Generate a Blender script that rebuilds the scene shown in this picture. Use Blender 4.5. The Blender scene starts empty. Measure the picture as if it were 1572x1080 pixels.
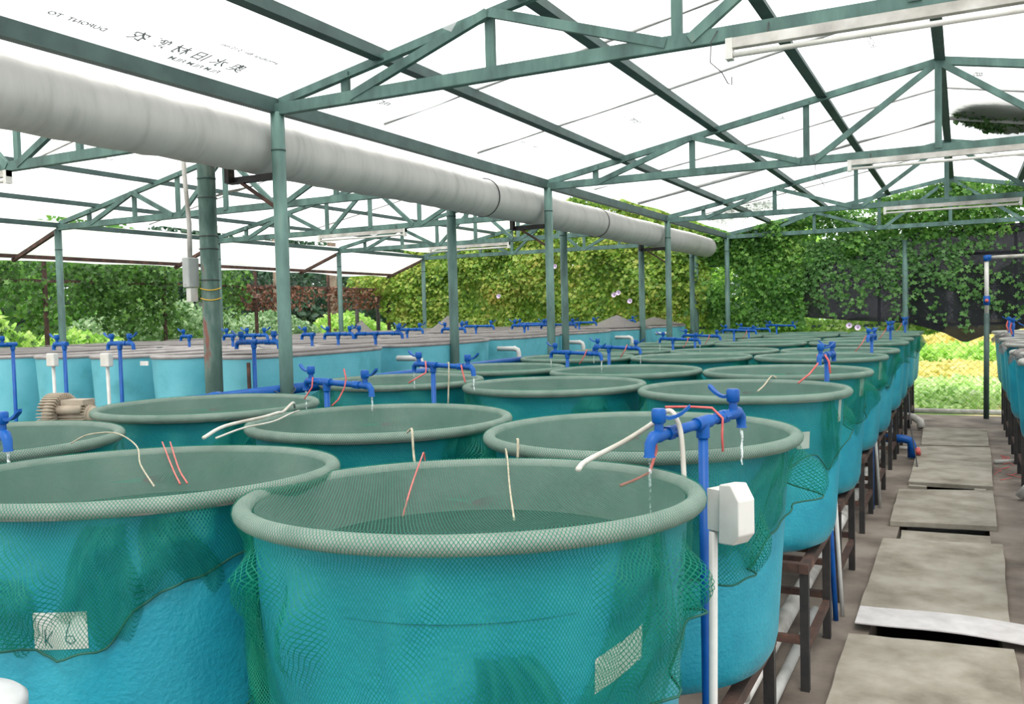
import bpy, math, random
import numpy as np
from mathutils import Vector, Matrix
PI = math.pi
random.seed(7)
rng = np.random.default_rng(11)
SC = bpy.context.scene
COL = SC.collection
EYE = 2.0                       # camera height above the concrete floor

# ---------------------------------------------------------------- materials
def new_mat(name):
    m = bpy.data.materials.new(name); m.use_nodes = True
    nt = m.node_tree; nt.nodes.clear()
    out = nt.nodes.new('ShaderNodeOutputMaterial')
    return m, nt, out
def N(nt, t, **kw):
    n = nt.nodes.new(t)
    for k, v in kw.items():
        if k.startswith('i_'):
            n.inputs[k[2:].replace('_', ' ')].default_value = v
        else: setattr(n, k, v)
    return n
def ramp(nt, fac, stops):
    r = nt.nodes.new('ShaderNodeValToRGB')
    el = r.color_ramp.elements
    while len(el) > 1: el.remove(el[-1])
    el[0].position = stops[0][0]; el[0].color = (*stops[0][1], 1)
    for p, c in stops[1:]:
        e = el.new(p); e.color = (*c, 1)
    nt.links.new(fac, r.inputs[0]); return r
def noise(nt, scale, detail=4, rough=.55, coord='Object', stretch=None, rnd=False):
    tc = nt.nodes.new('ShaderNodeTexCoord')
    src = tc.outputs[coord]
    if stretch:
        mp = nt.nodes.new('ShaderNodeMapping'); mp.inputs['Scale'].default_value = stretch
        nt.links.new(src, mp.inputs[0]); src = mp.outputs[0]
    if rnd:
        oi = nt.nodes.new('ShaderNodeObjectInfo'); ad = nt.nodes.new('ShaderNodeVectorMath'); ad.operation = 'ADD'
        sc_ = nt.nodes.new('ShaderNodeMath'); sc_.operation = 'MULTIPLY'; sc_.inputs[1].default_value = 37.
        nt.links.new(oi.outputs['Random'], sc_.inputs[0])
        nt.links.new(src, ad.inputs[0]); nt.links.new(sc_.outputs[0], ad.inputs[1]); src = ad.outputs[0]
    n = nt.nodes.new('ShaderNodeTexNoise'); n.inputs['Scale'].default_value = scale
    n.inputs['Detail'].default_value = detail; n.inputs['Roughness'].default_value = rough
    nt.links.new(src, n.inputs['Vector'])
    return n
def solid(name, stops, scale=8, rough=.6, metal=0, bump=0, bscale=60, stretch=None, coord='Object', spec=.5, rnd=False, detail=4):
    m, nt, out = new_mat(name)
    b = N(nt, 'ShaderNodeBsdfPrincipled'); b.inputs['Roughness'].default_value = rough
    b.inputs['Metallic'].default_value = metal; b.inputs['Specular IOR Level'].default_value = spec
    nz = noise(nt, scale, stretch=stretch, coord=coord, rnd=rnd, detail=detail)
    if len(stops) == 1: stops = [(0, stops[0]), (1, stops[0])]
    r = ramp(nt, nz.outputs['Fac'], stops)
    nt.links.new(r.outputs[0], b.inputs['Base Color'])
    if bump:
        n2 = noise(nt, bscale, coord=coord)
        bp = N(nt, 'ShaderNodeBump'); bp.inputs['Strength'].default_value = bump; bp.inputs['Distance'].default_value = .01
        nt.links.new(n2.outputs['Fac'], bp.inputs['Height']); nt.links.new(bp.outputs[0], b.inputs['Normal'])
    nt.links.new(b.outputs[0], out.inputs[0])
    return m

M = {}
M['blue_frp'] = solid('blue_fibreglass', [(.25, (.008, .22, .32)), (.5, (.012, .29, .39)), (.75, (.03, .36, .46))], 5, .42, bump=.35, bscale=70, rnd=True)
M['pale_frp'] = solid('pale_blue_fibreglass', [(.28, (.07, .32, .37)), (.45, (.11, .44, .52)), (.7, (.15, .50, .59))], 3.2, .5, bump=.2, bscale=50, rnd=True)
M['lip'] = solid('grey_lip', [(.3, (.24, .25, .225)), (.7, (.37, .37, .335))], 9, .55, bump=.15, rnd=True)
M['lip_brown'] = solid('brown_grey_lip', [(.3, (.24, .22, .21)), (.7, (.40, .37, .36))], 6, .7, rnd=True)
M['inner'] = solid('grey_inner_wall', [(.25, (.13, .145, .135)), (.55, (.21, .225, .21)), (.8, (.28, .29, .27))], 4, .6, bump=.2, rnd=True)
M['water'] = solid('dark_water', [(.3, (.012, .03, .03)), (.7, (.03, .06, .055))], 7, .05, bump=.25, bscale=22)
M['green_steel'] = solid('green_painted_steel', [(.25, (.035, .075, .065)), (.5, (.075, .15, .13)), (.66, (.11, .21, .18)), (.78, (.17, .22, .19))], 7, .6, stretch=(1, 1, .35), rnd=True)
M['dark_green_steel'] = solid('dark_green_steel', [(.3, (.03, .06, .055)), (.7, (.06, .11, .10))], 5, .6)
M['rusty_green'] = solid('rusty_green_paint', [(.36, (.04, .085, .07)), (.5, (.075, .14, .115)), (.58, (.14, .20, .17)), (.63, (.20, .085, .065)), (.75, (.26, .11, .08))], 9, .75, stretch=(1, 1, .3), bump=.3)
M['rust'] = solid('rusted_steel', [(.3, (.03, .018, .014)), (.55, (.075, .038, .028)), (.75, (.16, .075, .05))], 9, .8, bump=.3)
M['black_steel'] = solid('dark_steel', [(.35, (.014, .014, .015)), (.6, (.03, .026, .024)), (.8, (.09, .05, .036))], 8, .6, bump=.2, rnd=True)
M['blue_pvc'] = solid('blue_pvc', [(.3, (.001, .06, .27)), (.7, (.002, .095, .38))], 10, .4, spec=.3)
M['white_pvc'] = solid('white_pvc', [(.3, (.48, .48, .45)), (.7, (.64, .63, .60))], 8, .4)
M['dirty_pvc'] = solid('dirty_white_pvc', [(.3, (.30, .28, .25)), (.6, (.58, .56, .52)), (.8, (.70, .69, .66))], 5, .55)
M['white_box'] = solid('white_plastic', [(.3, (.52, .50, .45)), (.6, (.66, .65, .61))], 6, .35)
M['grey_box'] = solid('grey_enamel', [(.3, (.34, .36, .35)), (.7, (.50, .51, .49))], 5, .5)
M['paper'] = solid('white_card', [(.3, (.62, .62, .58)), (.7, (.82, .82, .78))], 9, .8)
M['ink'] = solid('blue_ink', [(.02, .10, .13)], 5, .7)
M['print_ink'] = solid('faded_black_print', [(.3, (.30, .31, .31)), (.7, (.46, .47, .47))], 30, .9)
M['red_tie'] = solid('red_plastic_tie', [(.3, (.50, .06, .06)), (.7, (.66, .17, .14))], 25, .5)
M['twine'] = solid('beige_twine', [(.3, (.30, .27, .18)), (.7, (.55, .50, .38))], 30, .9)
M['hose'] = solid('cream_hose', [(.3, (.40, .37, .30)), (.6, (.60, .58, .52))], 6, .45)
M['yellow_wire'] = solid('yellow_wire', [(.75, .45, .03)], 5, .5)
M['wire'] = solid('dark_wire', [(.05, .05, .05)], 5, .5)
M['concrete'] = solid('concrete_slab', [(.28, (.17, .145, .11)), (.45, (.27, .24, .19)), (.6, (.35, .315, .26)), (.8, (.42, .385, .33))], 3.2, .9, bump=.3, bscale=45, rnd=True, detail=8)
M['floor'] = solid('stained_concrete_floor', [(.3, (.07, .056, .045)), (.45, (.15, .12, .097)), (.6, (.24, .20, .165)), (.8, (.32, .28, .24))], 1.6, .85, bump=.3, bscale=40, detail=9)
M['mud'] = solid('channel_mud', [(.3, (.015, .012, .01)), (.7, (.05, .04, .032))], 6, .7, bump=.5)
M['board'] = solid('white_board', [(.3, (.46, .43, .42)), (.7, (.64, .61, .60))], 7, .8, bump=.2)
M['duct'] = solid('ribbed_duct_cloth', [(.2, (.36, .36, .34)), (.45, (.50, .49, .47)), (.75, (.56, .55, .52))], 2, .6, bump=.12, bscale=14, stretch=(1.2, 5, 1.2))
M['blower'] = solid('beige_cast_metal', [(.3, (.33, .27, .20)), (.7, (.50, .43, .33))], 8, .6, bump=.2)
M['blower_dark'] = solid('dark_blower_grille', [(.05, .045, .04)], 8, .7)
M['garden'] = solid('garden_soil_and_weeds', [(.36, (.10, .22, .03)), (.46, (.22, .36, .07)), (.55, (.66, .58, .30)), (.7, (.80, .72, .45))], .5, .95, coord='Object', detail=9)
M['bark'] = solid('tree_bark', [(.3, (.10, .07, .05)), (.7, (.25, .20, .15))], 6, .9, bump=.4)
M['clip'] = solid('grey_strip', [(.3, (.30, .30, .29)), (.7, (.46, .46, .45))], 9, .7)
M['petal'] = solid('pale_mauve_petals', [(.72, .58, .78)], 9, .7)
M['grey_lid'] = solid('grey_white_lid', [(.3, (.42, .43, .43)), (.7, (.54, .55, .55))], 5, .4)

def foliage_mat(name, cols, trans=.45):
    m, nt, out = new_mat(name)
    g = N(nt, 'ShaderNodeNewGeometry')
    nz = noise(nt, .9, detail=3)
    mx = N(nt, 'ShaderNodeMath', operation='MULTIPLY_ADD'); mx.inputs[1].default_value = .62
    sb = N(nt, 'ShaderNodeMath', operation='MULTIPLY_ADD'); sb.inputs[1].default_value = .9; sb.inputs[2].default_value = -.26
    nt.links.new(nz.outputs['Fac'], sb.inputs[0])
    nt.links.new(g.outputs['Random Per Island'], mx.inputs[0]); nt.links.new(sb.outputs[0], mx.inputs[2])
    n = len(cols); r = ramp(nt, mx.outputs[0], [(i / max(1, n - 1), c) for i, c in enumerate(cols)])
    d = N(nt, 'ShaderNodeBsdfPrincipled'); d.inputs['Roughness'].default_value = .5
    t = N(nt, 'ShaderNodeBsdfTranslucent'); ms = N(nt, 'ShaderNodeMixShader'); ms.inputs[0].default_value = trans
    nt.links.new(r.outputs[0], d.inputs['Base Color']); nt.links.new(r.outputs[0], t.inputs['Color'])
    nt.links.new(d.outputs[0], ms.inputs[1]); nt.links.new(t.outputs[0], ms.inputs[2]); nt.links.new(ms.outputs[0], out.inputs[0])
    return m
M['ivy_warm'] = foliage_mat('yellow_green_ivy', [(.05, .13, .012), (.14, .30, .03), (.28, .45, .06), (.46, .55, .11), (.58, .46, .11)])
M['ivy_mid'] = foliage_mat('mid_green_ivy', [(.03, .11, .016), (.08, .24, .035), (.17, .40, .06), (.32, .54, .11)])
M['ivy_dark'] = foliage_mat('dark_green_ivy', [(.018, .06, .012), (.04, .12, .02), (.085, .20, .04)], .3)
M['ivy_cloth'] = foliage_mat('ivy_on_cloth_green', [(.02, .08, .015), (.05, .16, .03), (.10, .26, .05), (.16, .34, .08)], .3)
M['ivy_fence'] = foliage_mat('fence_vine_green', [(.02, .07, .012), (.05, .14, .02), (.10, .25, .035), (.22, .40, .08)])
M['leaf_bright'] = foliage_mat('bright_leaves', [(.13, .32, .03), (.30, .58, .08), (.52, .76, .18), (.72, .84, .38)])
M['leaf_bean'] = foliage_mat('bean_leaves', [(.16, .36, .08), (.38, .62, .16), (.62, .80, .38), (.80, .86, .60)])
M['leaf_pale'] = foliage_mat('pale_glossy_leaves', [(.07, .17, .06), (.17, .33, .13), (.34, .50, .26), (.55, .66, .45)])
M['leaf_deep'] = foliage_mat('deep_tree_leaves', [(.008, .035, .02), (.02, .075, .035), (.05, .13, .055)], .3)
M['leaf_yellow'] = foliage_mat('yellow_leaves', [(.50, .48, .10), (.75, .66, .22), (.85, .78, .40)])
M['leaf_brown'] = foliage_mat('dry_brown_vine', [(.07, .03, .02), (.16, .065, .035), (.24, .11, .06)], .25)

def lattice_mask(nt, vec, cell, width):
    """1 on the strands of a diamond lattice laid in a 2-D coordinate, 0 in the holes"""
    sep = N(nt, 'ShaderNodeSeparateXYZ'); nt.links.new(vec, sep.inputs[0])
    a = N(nt, 'ShaderNodeMath', operation='ADD'); s = N(nt, 'ShaderNodeMath', operation='SUBTRACT')
    for q in (a, s):
        nt.links.new(sep.outputs[0], q.inputs[0]); nt.links.new(sep.outputs[1], q.inputs[1])
    res = []
    for q in (a, s):
        m = N(nt, 'ShaderNodeMath', operation='MULTIPLY'); m.inputs[1].default_value = 1 / cell
        f = N(nt, 'ShaderNodeMath', operation='FRACT'); l = N(nt, 'ShaderNodeMath', operation='LESS_THAN'); l.inputs[1].default_value = width
        nt.links.new(q.outputs[0], m.inputs[0]); nt.links.new(m.outputs[0], f.inputs[0]); nt.links.new(f.outputs[0], l.inputs[0]); res.append(l)
    mx = N(nt, 'ShaderNodeMath', operation='MAXIMUM'); nt.links.new(res[0].outputs[0], mx.inputs[0]); nt.links.new(res[1].outputs[0], mx.inputs[1])
    return mx.outputs[0]
def net_mat(name, col, cell, width, coord='UV', stretch=(1, 1, 1), sheen=(.4, .5, .45), wob=.0, trans=.3):
    m, nt, out = new_mat(name)
    tc = N(nt, 'ShaderNodeTexCoord'); mp = N(nt, 'ShaderNodeMapping'); mp.inputs['Scale'].default_value = stretch
    nt.links.new(tc.outputs[coord], mp.inputs[0]); vec = mp.outputs[0]
    if coord == 'Object':
        mp.inputs['Rotation'].default_value = (0, 0, 0)
        sp = N(nt, 'ShaderNodeSeparateXYZ'); cb = N(nt, 'ShaderNodeCombineXYZ'); ad = N(nt, 'ShaderNodeMath', operation='ADD')
        nt.links.new(vec, sp.inputs[0]); nt.links.new(sp.outputs[0], ad.inputs[0]); nt.links.new(sp.outputs[1], ad.inputs[1])
        nt.links.new(ad.outputs[0], cb.inputs[0]); nt.links.new(sp.outputs[2], cb.inputs[1]); vec = cb.outputs[0]
    if wob:
        nz = N(nt, 'ShaderNodeTexNoise'); nz.inputs['Scale'].default_value = 14; nt.links.new(vec, nz.inputs['Vector'])
        vm = N(nt, 'ShaderNodeVectorMath', operation='SCALE'); vm.inputs['Scale'].default_value = wob; nt.links.new(nz.outputs['Color'], vm.inputs[0])
        va = N(nt, 'ShaderNodeVectorMath', operation='ADD'); nt.links.new(vec, va.inputs[0]); nt.links.new(vm.outputs[0], va.inputs[1]); vec = va.outputs[0]
    mask = lattice_mask(nt, vec, cell, width)
    b = N(nt, 'ShaderNodeBsdfPrincipled'); b.inputs['Base Color'].default_value = (*col, 1); b.inputs['Roughness'].default_value = .5; b.inputs['Specular IOR Level'].default_value = .25
    t = N(nt, 'ShaderNodeBsdfTranslucent'); t.inputs['Color'].default_value = (*col, 1)
    m0 = N(nt, 'ShaderNodeMixShader'); m0.inputs[0].default_value = trans; nt.links.new(b.outputs[0], m0.inputs[1]); nt.links.new(t.outputs[0], m0.inputs[2])
    tr = N(nt, 'ShaderNodeBsdfTransparent'); ms = N(nt, 'ShaderNodeMixShader')
    nt.links.new(mask, ms.inputs[0]); nt.links.new(tr.outputs[0], ms.inputs[1]); nt.links.new(m0.outputs[0], ms.inputs[2]); nt.links.new(ms.outputs[0], out.inputs[0])
    return m
M['net'] = net_mat('green_netting', (.002, .21, .13), .0092, .185, stretch=(1, .70, 1), wob=.0028)
M['net_far'] = net_mat('green_netting_far', (.002, .21, .13), .0092, .20, stretch=(1, .70, 1))
M['grey_net'] = net_mat('grey_brown_netting', (.27, .25, .24), .02, .5, coord='UV')
M['chain'] = net_mat('chain_link', (.10, .10, .09), .12, .045, coord='Object', trans=0)
M['shade'] = net_mat('black_shade_cloth', (.012, .012, .018), .012, .84, coord='UV', trans=.15)
M['cord'] = solid('dark_green_cord', [(.01, .10, .07)], 9, .7)

def film_mat():
    m, nt, out = new_mat('milky_roof_film')
    nz = noise(nt, 1.1, detail=6)
    r = ramp(nt, nz.outputs['Fac'], [(.25, (.86, .87, .86)), (.5, (.95, .95, .95)), (.8, (.98, .98, .98))])
    d = N(nt, 'ShaderNodeBsdfDiffuse'); t = N(nt, 'ShaderNodeBsdfTranslucent'); tr = N(nt, 'ShaderNodeBsdfTransparent')
    tr.inputs['Color'].default_value = (.96, .97, .97, 1)
    for q in (d, t): nt.links.new(r.outputs[0], q.inputs['Color'])
    a = N(nt, 'ShaderNodeMixShader'); a.inputs[0].default_value = .75; nt.links.new(d.outputs[0], a.inputs[1]); nt.links.new(t.outputs[0], a.inputs[2])
    b = N(nt, 'ShaderNodeMixShader'); b.inputs[0].default_value = .45; nt.links.new(a.outputs[0], b.inputs[1]); nt.links.new(tr.outputs[0], b.inputs[2])
    nt.links.new(b.outputs[0], out.inputs[0]); return m
M['film'] = film_mat()
def stream_mat():
    m, nt, out = new_mat('falling_water')
    g = N(nt, 'ShaderNodeBsdfPrincipled'); g.inputs['Base Color'].default_value = (.85, .9, .9, 1); g.inputs['Roughness'].default_value = .08
    tr = N(nt, 'ShaderNodeBsdfTransparent'); ms = N(nt, 'ShaderNodeMixShader')
    nz = noise(nt, 60, detail=2); r = ramp(nt, nz.outputs['Fac'], [(.42, (.0, .0, .0)), (.6, (.8, .8, .8))])
    nt.links.new(r.outputs[0], ms.inputs[0]); nt.links.new(tr.outputs[0], ms.inputs[1]); nt.links.new(g.outputs[0], ms.inputs[2]); nt.links.new(ms.outputs[0], out.inputs[0])
    return m
M['stream'] = stream_mat()

# ---------------------------------------------------------------- mesh helpers
class MB:
    def __init__(s): s.v = []; s.f = []; s.uv = None
    def add(s, vs, fs):
        o = len(s.v); s.v += [tuple(v) for v in vs]; s.f += [tuple(i + o for i in f) for f in fs]; return s
    def box(s, a, b, M4=None):
        x0, y0, z0 = a; x1, y1, z1 = b
        vs = [(x0, y0, z0), (x1, y0, z0), (x1, y1, z0), (x0, y1, z0), (x0, y0, z1), (x1, y0, z1), (x1, y1, z1), (x0, y1, z1)]
        if M4: vs = [tuple(M4 @ Vector(v)) for v in vs]
        return s.add(vs, [(0, 3, 2, 1), (4, 5, 6, 7), (0, 1, 5, 4), (1, 2, 6, 5), (2, 3, 7, 6), (3, 0, 4, 7)])
    def bar(s, p, q, w, h, up=(0, 0, 1)):
        """a rectangular bar from p to q, w across, h along up"""
        p = Vector(p); q = Vector(q); d = (q - p).normalized(); u = Vector(up)
        x = d.cross(u); x = x.normalized() if x.length > 1e-5 else Vector((1, 0, 0)); z = x.cross(d).normalized()
        vs = []
        for e in (p, q):
            for a, b in ((-1, -1), (1, -1), (1, 1), (-1, 1)): vs.append(e + x * (a * w / 2) + z * (b * h / 2))
        return s.add(vs, [(0, 1, 2, 3), (7, 6, 5, 4), (0, 4, 5, 1), (1, 5, 6, 2), (2, 6, 7, 3), (3, 7, 4, 0)])
    def angle(s, p, q, w, h, t=.006, up=(0, 0, 1)):
        """L-section steel: an upright flange and a bottom flange"""
        p = Vector(p); q = Vector(q); d = (q - p).normalized(); u = Vector(up); x = d.cross(u).normalized(); z = x.cross(d)
        s.bar(p + x * (w / 2), q + x * (w / 2), t, h, up)
        s.bar(p - z * (h / 2), q - z * (h / 2), w, t, up); return s
    def tube(s, pts, r, n=10, cap=True):
        pts = [Vector(p) for p in pts]; rs = r if isinstance(r, (list, tuple)) else [r] * len(pts)
        o = len(s.v); x = None
        for i, p in enumerate(pts):
            d = (pts[min(i + 1, len(pts) - 1)] - pts[max(i - 1, 0)]).normalized()
            if x is None:
                x = d.cross(Vector((0, 0, 1)));
                if x.length < 1e-3: x = Vector((1, 0, 0))
            x = (x - d * x.dot(d)).normalized(); y = d.cross(x)
            for k in range(n):
                a = 2 * PI * k / n; s.v.append(tuple(p + (x * math.cos(a) + y * math.sin(a)) * rs[i]))
        m = len(pts)
        for i in range(m - 1):
            for k in range(n):
                a = o + i * n + k; b = o + i * n + (k + 1) % n; s.f.append((a, b, b + n, a + n))
        if cap:
            s.f.append(tuple(o + k for k in reversed(range(n)))); s.f.append(tuple(o + (m - 1) * n + k for k in range(n)))
        return s
    def lathe(s, prof, n=48, c=(0, 0, 0), sx=1, sy=1, closed=False):
        o = len(s.v)
        for r, z in prof:
            for k in range(n):
                a = 2 * PI * k / n; s.v.append((c[0] + r * math.cos(a) * sx, c[1] + r * math.sin(a) * sy, c[2] + z))
        m = len(prof)
        for i in range(m - 1 + (1 if closed else 0)):
            for k in range(n):
                a = o + i * n + k; b = o + i * n + (k + 1) % n; i2 = (i + 1) % m
                s.f.append((a, b, o + i2 * n + (k + 1) % n, o + i2 * n + k))
        if not closed:
            if prof[0][0] > 1e-4 and prof[0][0] < .0: pass
        return s
    def disc(s, r, z, n=48, c=(0, 0), up=True):
        o = len(s.v)
        for k in range(n):
            a = 2 * PI * k / n; s.v.append((c[0] + r * math.cos(a), c[1] + r * math.sin(a), z))
        f = tuple(range(o, o + n)); s.f.append(f if up else f[::-1]); return s
    def xform(s, M4):
        s.v = [tuple(M4 @ Vector(v)) for v in s.v]; return s
    def mesh(s, name, smooth=False):
        me = bpy.data.meshes.new(name); me.from_pydata(s.v, [], s.f); me.update()
        if smooth: me.polygons.foreach_set('use_smooth', [True] * len(me.polygons))
        return me
def obj(name, mb, mat, parent=None, smooth=False, loc=None):
    me = mb.mesh(name, smooth) if isinstance(mb, MB) else mb
    if mat is not None and not len(me.materials): me.materials.append(M[mat] if isinstance(mat, str) else mat)
    o = bpy.data.objects.new(name, me); COL.objects.link(o)
    if smooth == 'auto':
        pass
    if parent is not None: o.parent = parent
    if loc: o.location = loc
    return o
def sharp(o, ang=40):
    me = o.data
    me.polygons.foreach_set('use_smooth', [True] * len(me.polygons))
    try: me.set_sharp_from_angle(angle=math.radians(ang))
    except Exception: pass
    return o
def tag(o, label, cat, group=None, kind=None):
    if label: o['label'] = label
    if cat: o['category'] = cat
    if group: o['group'] = group
    if kind: o['kind'] = kind
    return o
def thing(name, label, cat, loc=(0, 0, 0), rz=0, group=None):
    o = bpy.data.objects.new(name, None); o.empty_display_size = .1; COL.objects.link(o)
    o.location = loc; o.rotation_euler = (0, 0, rz)
    return tag(o, label, cat, group)
def children(o): return KIDS.get(o.name, [ch for ch in bpy.data.objects if ch.parent == o])
KIDS = {}
def cp(root, loc, rz, label, group=None):
    """copy a thing, its parts and their sub-parts"""
    def rec(o, par):
        c = o.copy(); COL.objects.link(c)
        if par is not None: c.parent = par
        for ch in [k for k in ALLKIDS(o)]: rec(ch, c)
        return c
    r = rec(root, None); r.location = loc; r.rotation_euler = (0, 0, rz); r['label'] = label
    if group: r['group'] = group
    return r
_kc = {}
def ALLKIDS(o):
    if o.name not in _kc: _kc[o.name] = [c for c in bpy.data.objects if c.parent == o]
    return _kc[o.name]
ORD = ['nearest', 'second', 'third', 'fourth', 'fifth', 'sixth', 'seventh', 'eighth', 'ninth', 'tenth', 'eleventh', 'twelfth']
def ordn(i): return ORD[i] if i else 'nearest'

# ---------------------------------------------------------------- fish tanks with green nets
RT = .6; RIM = 1.555             # lip radius and rim height above the floor
TH = .87                         # tub height
def make_tank(name='fish_tank'):
    t = thing(name, 'tank', 'fish tank', group='netted blue tanks')
    b = MB()
    prof = [(0, 0), (.30, 0), (.42, .006), (.465, .03), (.492, .075), (.505, .13)]
    prof += [(.505 + (.553 - .505) * k / 6, .13 + (TH - .03 - .13) * k / 6) for k in range(1, 7)]
    b.lathe(prof, 72); sh = obj('shell', b, 'blue_frp', t, True)
    b = MB(); cx = .576; rr = .023
    b.lathe([(cx + rr * math.cos(a) * 1.02, TH - .023 + rr * .96 * math.sin(a)) for a in [2 * PI * k / 14 for k in range(14)]], 72, closed=True)
    obj('rim', b, 'lip', t, True)
    b = MB(); b.lathe([(.548, TH - .02), (.515, .5), (.485, .16), (.42, .07), (0, .06)], 60); b.f = [f[::-1] for f in b.f]
    obj('inner_wall', b, 'inner', t, True)
    return t
ROWS = [1.95, 3.21, 5.12, 6.65, 8.62, 9.92, 12.0, 13.3, 15.25, 16.6]
LINES = {
    'a': ('in the line by the walkway', [(-1.13, 1.95), (-1.11, 3.21), (-1.14, 5.12), (-1.16, 6.65), (-1.2, 8.65), (-1.18, 9.9), (-1.2, 12.0), (-1.2, 13.3), (-1.2, 15.25), (-1.2, 16.6)]),
    'b': ('in the middle netted line', [(-2.25, 1.86), (-2.36, 3.27), (-2.38, 5.22), (-2.38, 6.58), (-2.42, 8.6), (-2.4, 9.9), (-2.42, 12.0), (-2.42, 13.3), (-2.42, 15.25), (-2.42, 16.6)]),
    'c': ('in the line by the posts', [(-3.62, 2.15), (-3.72, 3.55), (-3.66, 5.35), (-3.62, 6.75), (-3.60, 8.5), (-3.62, 10.0), (-3.64, 12.0), (-3.64, 13.25), (-3.64, 15.25), (-3.64, 16.6)]),
}
TILT = {('a', 0): 2.0, ('b', 0): 1.5}
tank0 = make_tank(); used = False
def mkstand():
    t = thing('tank_stand', 'stand', 'stand', group='dark steel stands under the netted tanks')
    w, d, h = .40, .41, RIM - TH - .012
    for sx in (-1, 1):
        for sy in (-1, 1):
            b = MB(); b.box((sx * w - .022, sy * d - .022, 0), (sx * w + .022, sy * d + .022, h - .03)); obj('leg', b, 'black_steel', t)
    b = MB()
    for sx in (-1, 1): b.box((sx * w - .024, -d - .03, h - .05), (sx * w + .024, d + .03, h))
    for sy in (-1, 1): b.box((-w, sy * d - .024, h - .05), (w, sy * d + .024, h - .001))
    b.box((-w, -.03, h - .045), (w, .03, h - .002)); obj('top_frame', b, 'rust', t)
    b = MB()
    for sx in (-1, 1): b.box((sx * w - .018, -d, .20), (sx * w + .018, d, .24))
    for sy in (-1, 1): b.box((-w, sy * d - .018, .245), (w, sy * d + .018, .285))
    obj('stretcher', b, 'rust', t)
    return t
stand0 = mkstand()
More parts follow.
